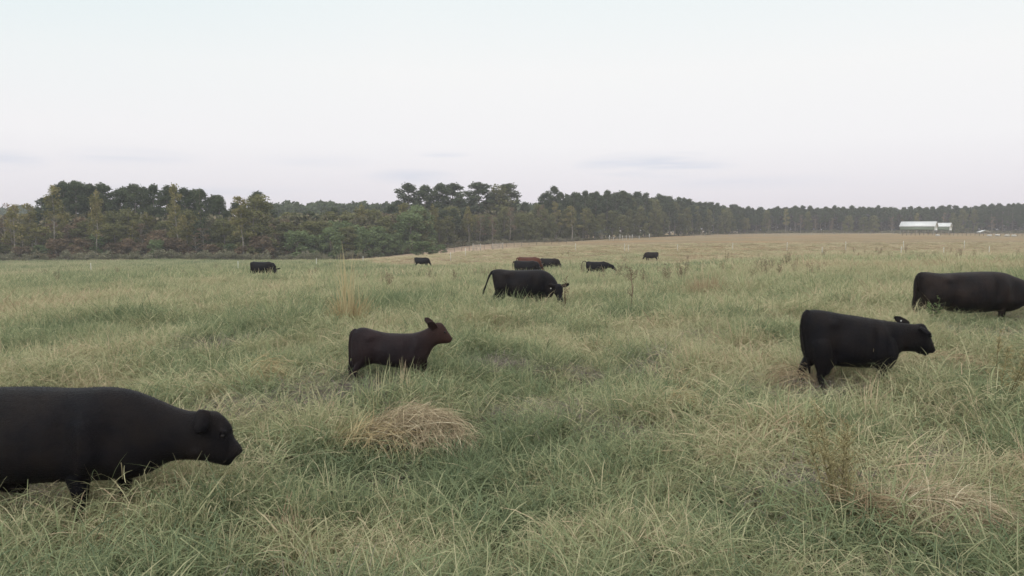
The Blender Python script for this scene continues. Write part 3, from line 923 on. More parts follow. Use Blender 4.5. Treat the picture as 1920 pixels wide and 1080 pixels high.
# ---- C: black cow grazing side-on, ears spread, tail swung out
def cow_c():
    s, u0, D = 70., 985., 20.0
    zg = 0.2; vg = VH + (CAM_H - zg) * s
    P = tracer(u0, D, zg)
    mb = MB()
    ring_loft(mb, traced(P, [
        (922.5, 512, 925, 530, .12), (926, 506, 930, 552, .22), (937, 504.5, 940, 555, .28), (956, 506.5, 955, 556, .32), (975, 506.5, 973, 560, .37),
        (995, 506, 995, 559, .35), (1012, 505.5, 1008, 557, .3), (1024, 508.5, 1017, 557, .27), (1034, 515, 1023, 558, .22, -.03), (1041, 523, 1028, 558, .19, -.08),
        (1045, 530, 1034, 556, .15, -.16)]), n=28)
    H = 1.2
    leg_front(mb, P(1006, 558).x, -.17, H, .0); leg_front(mb, P(1012, 558).x, .17, H, .1)
    leg_hind(mb, P(940, 558).x, -.17, H, .02); leg_hind(mb, P(931, 558).x, .17, H, -.08)
    tube_s(mb, [(*P(928, 508), .035), (*P(922, 510), .03), (*P(916.5, 520), .026), (*P(911, 535), .022), (*P(907, 546), .03), (*P(905.5, 552), .012)])
    # head lowered, turned towards the viewer
    M = Matrix.Translation(P(1045, 535, -.26)) @ Matrix.Rotation(math.radians(-66), 4, 'Z') @ Matrix.Rotation(math.radians(66), 4, 'Y')
    ey, tg = generic_head(mb, M, .46, 1.35)
    me = fuse(mb, .014, 2)
    anatomy(me, P, 924, 1026, 506, 558, 1.1)
    finish(me, COAT_BLACK, 'cow', ((u0 - 960) / FPX * D, D, zg), 0, 'black cow grazing with tail swung out and both ears spread, in the middle', HERD,
           eyes=ey, eye_r=.018, tags=[(tg[0] + Vector((0, -.03, -.05)), (0.2, -1, .1), .017)], furry=25000, hairL=.02, seed=7)
cow_c()

# ---- the far ones share one build with a bent neck
def far_cow(u, D, yaw, H, neck, mat, label, head_yaw=0, tail=None, tagw=False, zoff=0, Lf=1.0):
    mb = MB()
    T = lambda x, z: Vector((x * Lf * H, 0, z * H))
    rows = [(0.0, .86, .70, .09), (.03, .94, .52, .17), (.12, .985, .44, .22), (.32, .97, .42, .24), (.58, .965, .35, .275), (.82, .965, .37, .26), (.98, .985, .40, .22), (1.10, .95, .44, .18)]
    if neck == 'down': rows += [(1.2, .86, .44, .15), (1.28, .74, .40, .12)]; hp, hr = (1.33, .60), 60
    else: rows += [(1.2, .90, .58, .15), (1.32, .84, .62, .12), (1.42, .80, .62, .10)]; hp, hr = (1.44, .74), 45
    R = catmull(rows, 3)
    sh = .1 if neck == 'down' else .05
    ring_loft(mb, [(T(r[0] + (sh if i > 21 else 0), r[1]), T(r[0] - (sh if i > 21 else 0), r[2]), r[3] * H, 0) for i, r in enumerate(R)], n=20)
    leg_front(mb, 1.0 * H * Lf, -.13 * H, H); leg_front(mb, 1.03 * H * Lf, .13 * H, H, .1)
    leg_hind(mb, .16 * H * Lf, -.13 * H, H); leg_hind(mb, .1 * H * Lf, .13 * H, H, -.08)
    if tail: pts = tail
    else: pts = [(.02, .93, .025), (-.05, .88, .025), (-.06, .6, .016), (-.05, .4, .025), (-.05, .34, .01)]
    tube_s(mb, [(a * H, 0, b * H, c * H) for a, b, c in pts], n=8)
    M = Matrix.Translation(T(hp[0], hp[1])) @ Matrix.Rotation(math.radians(head_yaw), 4, 'Z') @ Matrix.Rotation(math.radians(hr), 4, 'Y')
    ey, tg = generic_head(mb, M, .38 * H)
    me = fuse(mb, .022, 2)
    x = (u - 960) / FPX * D
    c = Vector((x, D, 0))
    mid = Matrix.Rotation(math.radians(yaw), 3, 'Z') @ Vector((.6 * H * Lf, 0, 0))
    loc = c - mid
    loc.z = float(gz0(x, D)[0]) + zoff
    return finish(me, mat, 'cow', loc, math.radians(yaw), label, HERD, eyes=ey, eye_r=.017,
                  tags=[(tg[0] + Vector((0, -.02, -.06)), (0.2, -1, .1), .03)] if tagw else [])
far_cow(491, 52, -12, 1.36, 'down', COAT_BLACK, 'black cow grazing alone near the wood and a white post', head_yaw=-45)
far_cow(790, 90, -8, 1.36, 'down', COAT_BLACK, 'black cow grazing at the edge of the tan dirt strip')
far_cow(985, 56, 0, 1.42, 'down', COAT_BLACK, 'black cow with a white ear tag directly behind the middle one', head_yaw=-50, tagw=True)
far_cow(990, 62, 3, 1.62, 'down', COAT_RED, 'red-brown cow, only its back showing above a black one', Lf=.9)
far_cow(1029, 68, -8, 1.36, 'down', COAT_BLACK2, 'black cow head down just beside the red-brown cow')
far_cow(1119, 54, -4, 1.30, 'mid', COAT_BLACK, 'black cow walking with its tail arched out and head half lowered',
        tail=[(.02, .93, .03), (-.06, .99, .022), (-.16, .96, .02), (-.23, .8, .018), (-.24, .6, .022), (-.24, .5, .012)])
far_cow(1222, 100, 150, 1.40, 'down', COAT_BLACK2, 'small distant black cow turned away, farthest out on the pasture')
# ================================================================ TREES
def leaf_cloud(blobs, n, size, rg, shell=0.55, flat=0.75, dark=None):
    """n leaf tufts spread through blobs (cx,cy,cz,rx,rz); two crossed quads would be heavy, one bent quad each"""
    B = np.array(blobs, float)
    vol = B[:, 3] ** 2 * B[:, 4]
    k = rg.choice(len(B), n, p=vol / vol.sum())
    d = rg.normal(0, 1, (n, 3)); d /= np.linalg.norm(d, axis=1, keepdims=True)
    r = shell + (1.05 - shell) * rg.random(n) ** 0.7
    r *= 0.88 + 0.28 * np.sin(d[:, 0] * 6 + k) * np.cos(d[:, 2] * 7 + k * 2)
    c = B[k, :3] + d * r[:, None] * np.stack([B[k, 3], B[k, 3], B[k, 4]], 1)
    a = rg.normal(0, 1, (n, 3)); a[:, 2] *= flat; a /= np.linalg.norm(a, axis=1, keepdims=True)
    b = np.cross(a, d + rg.normal(0, .5, (n, 3))); b /= np.linalg.norm(b, axis=1, keepdims=True) + 1e-6
    s = size * rg.uniform(.5, 1.25, n)
    a *= s[:, None]; b *= (s * rg.uniform(.35, .8, n))[:, None]
    nrm = np.cross(a, b); nrm /= np.linalg.norm(nrm, axis=1, keepdims=True) + 1e-6
    V = np.stack([c - a * .5, c + b * .5 + nrm * s[:, None] * .12, c + a * .5, c - b * .5 + nrm * s[:, None] * .12], 1).reshape(-1, 3)
    F = np.arange(4 * n).reshape(-1, 4)
    tone = rg.random(len(B))
    R = np.repeat(np.clip(0.5 + 0.35 * (tone[k] - .5) + rg.normal(0, .16, n), 0, 1), 4)
    return V, F, R

C_PINE = [(0.0, (0.046, 0.062, 0.036)), (0.5, (0.078, 0.098, 0.054)), (1.0, (0.125, 0.145, 0.08))]
C_HARD = [(0.0, (0.075, 0.090, 0.044)), (0.5, (0.160, 0.160, 0.072)), (1.0, (0.25, 0.24, 0.11))]
C_YEL = [(0.0, (0.11, 0.115, 0.045)), (0.5, (0.20, 0.19, 0.075)), (1.0, (0.32, 0.26, 0.12))]
C_RUST = [(0.0, (0.105, 0.085, 0.06)), (0.5, (0.185, 0.135, 0.09)), (1.0, (0.27, 0.19, 0.12))]
C_GREEN = [(0.0, (0.085, 0.115, 0.055)), (0.5, (0.15, 0.195, 0.09)), (1.0, (0.23, 0.28, 0.14))]
C_SHRUB = [(0.0, (0.12, 0.12, 0.075)), (0.5, (0.21, 0.205, 0.135)), (1.0, (0.35, 0.32, 0.23))]
C_GREY = [(0.0, (0.075, 0.088, 0.068)), (0.5, (0.12, 0.13, 0.10)), (1.0, (0.17, 0.18, 0.145))]
M_PINE = leaf_mat('pine_needles', C_PINE, .15); M_HARD = leaf_mat('oak_leaves', C_HARD, .2); M_YEL = leaf_mat('turning_leaves', C_YEL, .25)
M_RUST = leaf_mat('rust_leaves', C_RUST, .2); M_GREEN = leaf_mat('fresh_leaves', C_GREEN, .25); M_SHRUB = leaf_mat('pale_shrub_leaves', C_SHRUB, .25)
M_MIX = leaf_mat('mixed_undergrowth', [(0, (.09, .09, .06)), (.35, (.16, .16, .09)), (.7, (.22, .19, .125)), (1, (.30, .255, .18))], .2)
M_FARIN = leaf_mat('far_trunk_brush', [(0, (.06, .056, .05)), (.6, (.105, .095, .085)), (1, (.19, .165, .15))], .1)  # grey-brown of the trunks and brush low in the far wood
M_GREY = leaf_mat('grey_green_leaves', C_GREY, .2)
M_BARK = pbr('bark', (0.13, 0.105, 0.09), .9, (0.24, 0.20, 0.175), 3)
M_PALE = pbr('pale_bark', (0.20, 0.175, 0.15), .9, (0.34, 0.30, 0.26), 3)

class Proto: pass
def make_proto(kind, seed):
    rg = np.random.default_rng(seed); rr = random.Random(seed)
    p = Proto(); mb = MB(); blobs = []
    U = rr.uniform
    def trunk(H, r, lean=.02, top=.95):
        pts = []; x = y = 0
        for i in range(7):
            t = i / 6 * top
            pts.append((x, y, t * H)); x += U(-lean, lean) * H; y += U(-lean, lean) * H
        mb.tube(pts, [r * (1 - .82 * i / 6) * (1.25 if i == 0 else 1) for i in range(7)], 7)
        return pts
    def at(pts, t):
        f = t * 6; i = min(int(f), 5); f -= i
        return Vector(pts[i]).lerp(Vector(pts[i + 1]), f)
    def limb(a, b, r):
        m = a.lerp(b, .5) + Vector((U(-.2, .2), U(-.2, .2), U(0, .5)))
        mb.tube([a, m, b], [r, r * .7, r * .25], 5)
    if kind == 'pine':
        H = 20; p.H = H; pts = trunk(H, .26, .008); n = 4400; size = .55; p.mat = M_PINE; p.bark = M_BARK
        c0 = U(.34, .5)
        for i in range(15):
            t = c0 + (1 - c0) * (i + U(0, .6)) / 15
            a = at(pts, min(t / .95, 1)); ang = i * 2.4 + U(-.6, .6)
            w = 3.0 * math.sin(math.pi * min(.96, .27 + .68 * (t - c0) / (1 - c0))) * U(.6, 1.1)
            e = a + Vector((math.cos(ang) * w, math.sin(ang) * w, U(.2, 1.0)))
            limb(a, e, .07); blobs.append((*(a.lerp(e, .8)), U(1.1, 1.7), U(.9, 1.45)))
        blobs.append((*at(pts, 1), 1.15, 1.3))
    elif kind == 'hard':
        H = 14; p.H = H; pts = trunk(H, .2, .015, .85); n = 4800; size = .45; p.mat = M_HARD; p.bark = M_BARK
        for i in range(18):
            t = .12 + .88 * (i + U(0, .7)) / 18
            a = at(pts, min(t, 1)); ang = i * 2.4 + U(-.6, .6)
            w = (3.1 * math.sin(math.pi * min(1, .25 + .68 * t)) + .2) * U(.65, 1.15)
            e = a + Vector((math.cos(ang) * w, math.sin(ang) * w, U(0, 1.0)))
            limb(a, e, .06); blobs.append((*(a.lerp(e, .75)), U(1.1, 1.8), U(.9, 1.5)))
    elif kind == 'yel':
        H = 13; p.H = H; pts = trunk(H, .15, .018); n = 1700; size = .42; p.mat = M_YEL; p.bark = M_PALE
        for i in range(15):
            t = .35 + .65 * (i + U(0, .7)) / 15
            a = at(pts, min(t, 1)); ang = i * 2.4 + U(-.6, .6)
            w = (2.1 * (1.15 - t)) * U(.5, 1.3) + .3
            e = a + Vector((math.cos(ang) * w, math.sin(ang) * w, U(.3, 1.2)))
            limb(a, e, .05); blobs.append((*(a.lerp(e, .8)), U(.6, 1.15), U(.6, 1.2)))
    elif kind == 'bare':
        H = 13; p.H = H; pts = trunk(H, .14, .018); n = 620; size = .4; p.mat = M_RUST; p.bark = M_PALE
        for i in range(20):
            t = .25 + .75 * (i + U(0, .7)) / 20
            a = at(pts, min(t, 1)); ang = i * 2.4 + U(-.6, .6)
            w = (2.3 * (1.2 - t)) * U(.5, 1.2) + .2
            e = a + Vector((math.cos(ang) * w, math.sin(ang) * w, U(.8, 2.2)))
            limb(a, e, .045); limb(a.lerp(e, .5), a.lerp(e, .5) + Vector((U(-1, 1), U(-1, 1), U(.5, 1.4))), .025)
            if i % 2: blobs.append((*(a.lerp(e, .9)), U(.6, 1.2), U(.6, 1.2)))
    elif kind in ('rust', 'bushy'):
        H = 7.5; p.H = H; n = 2600; size = .4; p.mat = M_RUST if kind == 'rust' else M_GREEN; p.bark = M_BARK
        pts = trunk(H, .12, .02, .8)
        for i in range(15):
            t = .08 + .9 * (i + U(0, .7)) / 15
            a = at(pts, min(t, 1)); ang = i * 2.4 + U(-.6, .6)
            w = (2.0 * math.sin(math.pi * min(1, .3 + .62 * t)) + .2) * U(.6, 1.2)
            e = a + Vector((math.cos(ang) * w, math.sin(ang) * w, U(0, .6)))
            limb(a, e, .035); blobs.append((*(a.lerp(e, .75)), U(.8, 1.2), U(.6, 1.1)))
    elif kind == 'cedar':
        H = 10; p.H = H; n = 1700; size = .42; p.mat = M_PINE; p.bark = M_BARK; pts = trunk(H, .14, .006)
        for i in range(16):
            t = .08 + .9 * i / 15; a = at(pts, min(t, 1)); ang = i * 2.4
            w = 1.5 * (1.05 - t); e = a + Vector((math.cos(ang) * w, math.sin(ang) * w, .1))
            limb(a, e, .03); blobs.append((*(a.lerp(e, .5)), .35 + 1.25 * (1.02 - t), U(.5, .8)))
    elif kind == 'shrub':
        H = 2.4; p.H = H; n = 620; size = .24; p.mat = M_SHRUB; p.bark = M_BARK
        for i in range(9):
            ang = i * 2.4; e = Vector((math.cos(ang) * U(.2, 1.1), math.sin(ang) * U(.2, 1.1), U(1.0, 2.2)))
            mb.tube([(e.x * .15, e.y * .15, 0), (e.x * .7, e.y * .7, e.z * .5), e], [.04, .03, .012], 5)
            blobs.append((e.x, e.y, e.z * .8, U(.35, .7), U(.4, .75)))
    elif kind == 'grey':
        H = 6; p.H = H; n = 900; size = .36; p.mat = M_GREY; p.bark = M_PALE
        for i in range(12):
            ang = i * 2.4; e = Vector((math.cos(ang) * U(.6, 3.0), math.sin(ang) * U(.6, 3.0), U(2.6, 5.6)))
            mb.tube([(e.x * .1, e.y * .1, 0), (e.x * .5, e.y * .5, e.z * .6), e], [.1, .06, .02], 5)
            blobs.append((e.x, e.y, e.z * .92, U(.8, 1.3), U(.4, .8)))
    V, F, R = leaf_cloud(blobs, n, size, rg, shell=.35 if kind in ('yel', 'bare', 'shrub') else .5)
    V[:, 2] = np.maximum(V[:, 2], .05)
    p.crown = mesh_np('crown', V, F, {'rnd': R}); p.crown.materials.append(p.mat)
    p.trunk = mb.mesh('trunk', True); p.trunk.materials.append(p.bark)
    return p
PROTO = {k: [make_proto(k, 100 * i + hash_) for i in range(c)] for k, c, hash_ in
         (('pine', 5, 3), ('hard', 4, 17), ('yel', 4, 29), ('bare', 3, 31), ('rust', 3, 41), ('bushy', 3, 53), ('cedar', 2, 67), ('shrub', 5, 71), ('grey', 2, 83))}
KNAME = dict(pine='pine_tree', hard='oak_tree', yel='yellowing_tree', bare='bare_tree', rust='rusty_leaved_tree', bushy='bushy_tree', cedar='cedar_tree', shrub='shrub', grey='spreading_tree')
TR = random.Random(5)
NTREE = 0
def tree(kind, u, D, vtop=None, h=None, label=None, group=None, wide=1.0, x=None):
    """plant one tree standing at sight column u, distance D; its height from its real top"""
    global NTREE
    NTREE += 1
    p = TR.choice(PROTO[kind])
    X = (u - 960) / FPX * D if x is None else x
    z = float(gz0(X, D)[0]) - .1
    if h is None: h = ray(u, vtop, D).z - z
    h = max(h, 1.0)
    s = h / p.H
    e = bpy.data.objects.new(KNAME[kind], None); COL.objects.link(e)
    e.empty_display_size = .1
    e.location = (X, D, z); e.rotation_euler = (0, 0, TR.uniform(0, 6.28))
    sw = s ** .6 * wide * TR.uniform(.88, 1.15) if kind not in ('shrub',) else s * wide
    e.scale = (sw, sw, s)
    for nm, me in (('crown', p.crown), ('trunk', p.trunk)):
        o = bpy.data.objects.new(nm, me); COL.objects.link(o); o.parent = e
    tag(e, label, 'shrub' if kind == 'shrub' else 'tree', group)
    return e

SKY_U = [-80, 0, 30, 78, 90, 118, 150, 190, 225, 250, 300, 340, 360, 378, 396, 415, 430, 450, 480, 500, 515, 560, 640, 680, 710, 745, 765, 800, 830, 858, 866, 885, 910, 940, 965, 975, 1005, 1020, 1040, 1055, 1070, 1120, 1160, 1200, 1250, 1290, 1320, 1360, 1400, 1460, 1540, 1620, 1700, 1800, 1850, 1920, 2000]
SKY_V = [388, 386, 380, 386, 350, 344, 341, 346, 352, 347, 352, 350, 356, 356, 362, 372, 380, 372, 352, 362, 384, 380, 380, 378, 376, 378, 348, 350, 346, 350, 372, 348, 342, 340, 350, 372, 380, 362, 352, 354, 362, 357, 358, 362, 366, 372, 377, 382, 388, 387, 386, 386, 387, 386, 382, 380, 380]
def skyv(u): return float(np.interp(u, SKY_U, SKY_V))
EDGE_U = [-100, 480, 600, 760, 900, 1060, 1150, 1250, 1400, 2050]
EDGE_D = [166, 168, 174, 192, 236, 254, 274, 324, 404, 404]
def edge(u): return float(np.interp(u, EDGE_U, EDGE_D))

GL = 'trees of the left wood'; GM = 'trees of the middle wood'; GR = 'trees of the far wood'
SH = {}
for g_, w_ in ((GL, 'left wood'), (GM, 'middle wood'), (GR, 'far wood')):
    for k_, t_ in (('pine', 'dark green pine'), ('hard', 'olive broadleaf tree'), ('yel', 'thin yellowing tree'), ('bare', 'nearly bare pale tree'), ('rust', 'low rust-brown tree'),
                   ('bushy', 'low green bushy tree'), ('cedar', 'pointed cedar')):
        SH[(k_, g_)] = t_ + ' of the ' + w_
def where(u, group):
    if group == GL: L = ((84, 'left of the dark pines'), (150, 'under the leftmost pines'), (215, 'near the tall yellow-green tree'), (300, 'below the middle pines'), (370, 'near the pale feathery tree'), (440, 'by the skyline dip'), (520, 'around the tallest broadleaf'), (9999, 'just right of the tallest broadleaf'))
    elif group == GM: L = ((600, 'at its left end'), (680, 'below the low ridge'), (745, 'left of the dirt strip bend'), (800, 'by the large light bush'), (870, 'below the four tall pines'), (960, 'behind the gates'), (1030, 'left of the round-topped pine'), (1110, 'at the corner by white posts'), (1180, 'above the white-posted fence'), (1260, 'above the farthest cow'), (1330, 'where its skyline slopes down'), (9999, 'at its receding right end'))
    else: L = ((1460, 'at its left end'), (1540, 'left third'), (1620, 'midway to the sheds'), (1685, 'just left of the sheds'), (1752, 'behind the larger shed'), (1790, 'behind the smaller shed'), (1850, 'behind the low shelter'), (9999, 'at the picture edge'))
    for a, t in L:
        if u < a: return t
def stand(u0, u1, gap_m, off, kinds, vfun, group, jit=1.0, wide=1.0):
    row = 'front row' if off < 4 else 'second row' if off < 10 else 'back row'
    u = u0
    while u < u1:
        D = edge(u) + off + TR.uniform(-2, 2)
        k = TR.choices(list(kinds), list(kinds.values()))[0]
        tree(k, u, D, vtop=vfun(u, D, k), label=SH[(k, group)] + ', ' + row + ' ' + where(u, group), group=group, wide=wide)
        slope = (edge(u + 5) - edge(u - 5)) / 10
        per = math.hypot(D / FPX, slope)
        u += gap_m * TR.uniform(.75, 1.25) / per
def vrel(lo, hi):
    """top somewhere between skyline+lo and skyline+hi photo rows"""
    return lambda u, D, k: skyv(u) + TR.uniform(lo, hi)
def habs(a, b):
    def f(u, D, k):
        X = (u - 960) / FPX * D
        z = float(gz0(X, D)[0]) + TR.uniform(a, b)
        return VH - (z - CAM_H) / D * FPX * 1.0
    return f
# left wood
stand(84, 440, 4.2, 20, dict(pine=1), vrel(-2, 7), GL)
stand(78, 500, 5.5, 27, dict(pine=1), vrel(2, 12), GL)
stand(-70, 560, 4.0, 13, dict(hard=5, yel=2, bare=.8, rust=.8), habs(9.5, 13.5), GL, wide=1.25)
stand(-70, 560, 3.8, 8, dict(hard=3.2, yel=1.8, bare=1.0, rust=2), habs(7, 11), GL, wide=1.35)
stand(-75, 560, 3.6, 3, dict(rust=3.2, bushy=2, hard=.6, bare=.5), habs(4, 7), GL, wide=1.45)
# middle wood
stand(505, 760, 6.0, 30, dict(hard=2, pine=2), vrel(6, 16), GM)
stand(520, 780, 5.0, 18, dict(hard=3, yel=1, pine=1, rust=.6), vrel(8, 20), GM, wide=1.3)
stand(540, 800, 5.0, 9, dict(hard=2, bushy=1.5, cedar=.5), vrel(20, 38), GM, wide=1.4)
stand(560, 790, 4.0, 3, dict(bushy=3, hard=1), vrel(34, 56), GM, wide=1.4)
stand(790, 1030, 6.0, 14, dict(hard=3, pine=1), habs(9, 14), GM, wide=1.3)
stand(800, 1110, 5.0, 7, dict(hard=3, yel=1.3, bare=1.0, pine=1), habs(8, 14), GM)
stand(880, 1120, 6.5, 2, dict(bare=2, yel=1, hard=1), habs(8, 12), GM)
stand(985, 1120, 6.5, 22, dict(pine=1), vrel(1, 9), GM)
stand(1075, 1400, 5.6, 14, dict(pine=3, hard=1), vrel(-1, 6), GM)
stand(1100, 1400, 6.5, 5, dict(hard=3, pine=2), habs(10, 15), GM)
# far wood
stand(1400, 2010, 4.6, 16, dict(pine=1), vrel(-1, 4), GR, wide=.9)
stand(1385, 2010, 5.6, 8, dict(pine=4, hard=1), vrel(1, 10), GR, wide=.85)
stand(1385, 2010, 7.5, 0, dict(bare=2, pine=2, hard=1.2, yel=.6), habs(6, 14), GR)

# trees that stand out
tree('yel', 180, 169, 362, label='tall thin tree with yellow-green leaves before the dark left pines', group=GL, wide=.95)
tree('yel', 105, 171, 352, label='tall tree with orange-tinged crown at the left end of the dark pines', group=GL, wide=1.2)
tree('yel', 30, 168, 384, label='thin yellowing tree farthest left along the wood', group=GL)
tree('hard', 482, 172, 352, label='tallest broadleaf tree at the right end of the left wood, above the lone cow', group=GL, wide=1.2)
tree('yel', 455, 169, 372, label='pale-trunked leaning tree beside the tallest broadleaf of the left wood', group=GL, wide=1.2)
tree('yel', 335, 171, 352, label='pale feathery tree breaking the skyline of the left wood', group=GL)
tree('cedar', 378, 176, 352, label='spiky topped tree on the skyline right of the feathery one', group=GL, wide=1.2)
tree('pine', 415, 190, 368, label='small round pine in the skyline dip of the left wood', group=GL)
tree('bushy', 292, 166.5, 442, label='bright green bush tree at the foot of the left wood', group=GL, wide=1.1)
for i, (u, v, lb) in enumerate(((770, 346, 'leftmost of the four tall open-crowned pines above the middle wood'), (798, 350, 'second of the four tall open-crowned pines, sky showing below its crown'),
                                (826, 346, 'third of the four tall open-crowned pines above the middle wood'), (850, 346, 'fourth and fullest of the tall open-crowned pines'))):
    tree('pine', u, 245, v, label=lb, group=GM, wide=1.45)
tree('pine', 897, 258, 344, label='tall pine left of the biggest round crown in the middle wood', group=GM, wide=1.6)
tree('hard', 932, 262, 339, label='biggest round crown of the middle wood skyline', group=GM, wide=1.5)
tree('pine', 951, 264, 347, label='broad crown leaning against the biggest round crown of the skyline', group=GM, wide=1.5)
tree('pine', 1040, 268, 351, label='tall round-topped pine just left of the long dark wood', group=GM, wide=1.25)
tree('hard', 838, 232, 384, label='full rounded green tree below the four tall pines', group=GM, wide=1.35)
tree('yel', 1072, 256, 388, label='pale yellow-green rounded tree at the corner of the middle wood', group=GM, wide=1.5)
tree('bare', 1012, 255, 386, label='pale straight trunk standing before the middle wood', group=GM)
tree('grey', 1128, 262, 428, label='grey-green spreading tree beside the white fence posts', group=GM, wide=1.0)
tree('bushy', 795, 172, 447, label='large light green bush at the bend of the dirt strip', group=GM, wide=2.0)
tree('bushy', 826, 180, 455, label='smaller dull green bush right of the light green bush', group=GM, wide=1.4)

# far-off wooded ridge and the filling of the woods: masses nobody could count
def wood_mass(name, label, spans, n, size, mat, seed):
    rg = np.random.default_rng(seed)
    P = []
    tot = sum(s[1] - s[0] for s in spans)
    for (u0, u1, D0, D1, vb, top, q) in spans:
        k = int(n * (u1 - u0) / tot)
        u = rg.uniform(u0, u1, k); f = rg.random(k)
        D = np.array([D0(a) for a in u]) + (D1) * rg.random(k)
        X = (u - 960) / FPX * D
        z0 = gz0(X, D)
        zt = np.array([CAM_H + (VH - top(a)) / FPX * d for a, d in zip(u, D)])
        zt -= 2.4 * vnoise(X / 3.5, D / 3.5, 5) + 1.0 * vnoise(X / 1.4, D / 1.4, 6)
        z = z0 + (np.maximum(zt - z0, .6)) * (rg.random(k) ** q)
        P.append(np.stack([X, D, z], 1))
    c = np.concatenate(P); n = len(c)
    a = rg.normal(0, 1, (n, 3)); a /= np.linalg.norm(a, axis=1, keepdims=True)
    b = np.cross(a, rg.normal(0, 1, (n, 3))); b /= np.linalg.norm(b, axis=1, keepdims=True)
    s = size * rg.uniform(.5, 1.3, n)[:, None]
    a = a * s; b = b * s * .7
    V = np.stack([c - a * .5, c + b * .5, c + a * .5, c - b * .5], 1).reshape(-1, 3)
    R = np.repeat(np.clip(rg.normal(.5, .2, n), 0, 1), 4)
    o = link(name, mesh_np(name, V, np.arange(4 * n).reshape(-1, 4), {'rnd': R}), mat)
    tag(o, label, 'wood', kind='stuff')
wood_mass('distant_wood', 'low wooded ridge far off behind the nearer woods', [
    (-120, 130, lambda u: 480, 40, 0, lambda u: 385 + 2 * math.sin(u * .11), .45),
    (480, 1080, lambda u: 330, 40, 0, lambda u: 377 + 2.0 * math.sin(u * .09) + 1.5 * math.sin(u * .31), .45)], 26000, 2.0, M_PINE, 3)
def under(u): return edge(u) + 26
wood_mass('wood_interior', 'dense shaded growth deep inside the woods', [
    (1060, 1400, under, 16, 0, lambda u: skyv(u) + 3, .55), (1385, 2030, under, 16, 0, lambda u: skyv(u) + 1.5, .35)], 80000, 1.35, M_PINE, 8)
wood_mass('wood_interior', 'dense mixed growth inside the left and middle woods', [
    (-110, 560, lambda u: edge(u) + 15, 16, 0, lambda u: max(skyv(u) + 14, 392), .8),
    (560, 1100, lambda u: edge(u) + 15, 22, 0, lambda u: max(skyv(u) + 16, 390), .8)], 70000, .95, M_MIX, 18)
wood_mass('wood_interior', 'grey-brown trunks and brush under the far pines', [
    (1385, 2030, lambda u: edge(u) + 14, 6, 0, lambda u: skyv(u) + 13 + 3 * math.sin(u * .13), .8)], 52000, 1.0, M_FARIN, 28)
def fr(u): return edge(u) + 1.0
wood_mass('undergrowth', 'brushy undergrowth along the foot of the woods', [
    (-110, 560, fr, 9, 0, lambda u: 462 + 5 * math.sin(u * .07) + 4 * math.sin(u * .19), 1.0),
    (560, 860, fr, 9, 0, lambda u: 456 - (u - 560) * .02, 1.0),
    (860, 1130, fr, 6, 0, lambda u: 447, 1.0),
    (1130, 1400, fr, 5, 0, lambda u: 440 - (u - 1130) * .02, 1.0),
    (1385, 2030, lambda u: edge(u) + 6, 8, 0, lambda u: 428, 1.0)], 60000, .62, M_MIX, 9)

# pale shrubs along the wood edge
GS = 'pale shrubs along the edge of the woods'
for i in range(58):
    u = -60 + 760 * (i + TR.uniform(-.4, .4)) / 58
    tree('shrub', u, edge(u) - 2 - TR.uniform(0, 5), h=TR.uniform(1.2, 3.1), wide=TR.uniform(.8, 1.4),
         label='pale shrub before the wood edge, ' + where(u, GL if u < 560 else GM), group=GS)
for i in range(26):
    u = 850 + 290 * (i + TR.uniform(-.4, .4)) / 26
    tree('shrub', u, edge(u) - 2 - TR.uniform(0, 4), h=TR.uniform(.9, 1.9), wide=TR.uniform(1, 1.7),
         label='grey-green shrub before the middle wood, ' + where(u, GM), group=GS)
for i in range(34):
    u = 1385 + 600 * (i + TR.uniform(-.4, .4)) / 34
    tree('shrub', u, edge(u) - 4 - TR.uniform(0, 6), h=TR.uniform(.7, 1.6), wide=TR.uniform(1.4, 2.6),
         label='low brownish shrub at the foot of the far pines, ' + where(u, GR), group=GS)
# ================================================================ POSTS, FENCES, SHEDS
M_WHITE = pbr('white_post', (0.55, 0.55, 0.50), .6, (0.68, 0.68, 0.62), 6)
M_WOOD = pbr('weathered_wood', (0.26, 0.23, 0.20), .9, (0.42, 0.38, 0.33), 5)
M_WIRE = pbr('dark_wood', (0.10, 0.085, 0.07), .9, (0.16, 0.14, 0.12), 5)
def gpos(u, D):
    x = (u - 960) / FPX * D
    return Vector((x, D, gzf(x, D)))
def white_post(u, D, hgt, label, thick=.035):
    p = gpos(u, D)
    e = bpy.data.objects.new('fence_post', None); COL.objects.link(e); e.location = p
    lx, ly = random.uniform(-.03, .03), random.uniform(-.03, .03)
    m = MB(); m.tube([(0, 0, -.2), (lx * .5, ly * .5, hgt * .5), (lx, ly, hgt - .02), (lx, ly, hgt)], [thick, thick, thick, thick * .6], 8)
    m.build('post', M_WHITE, e, smooth=True)
    m = MB(); m.tube([(lx, ly, hgt * .72), (lx, ly - thick * 1.9, hgt * .72)], [.02, .02], 6)
    m.build('insulator', M_WIRE, e)
    tag(e, label, 'fence post', 'white electric-fence posts across the pasture')
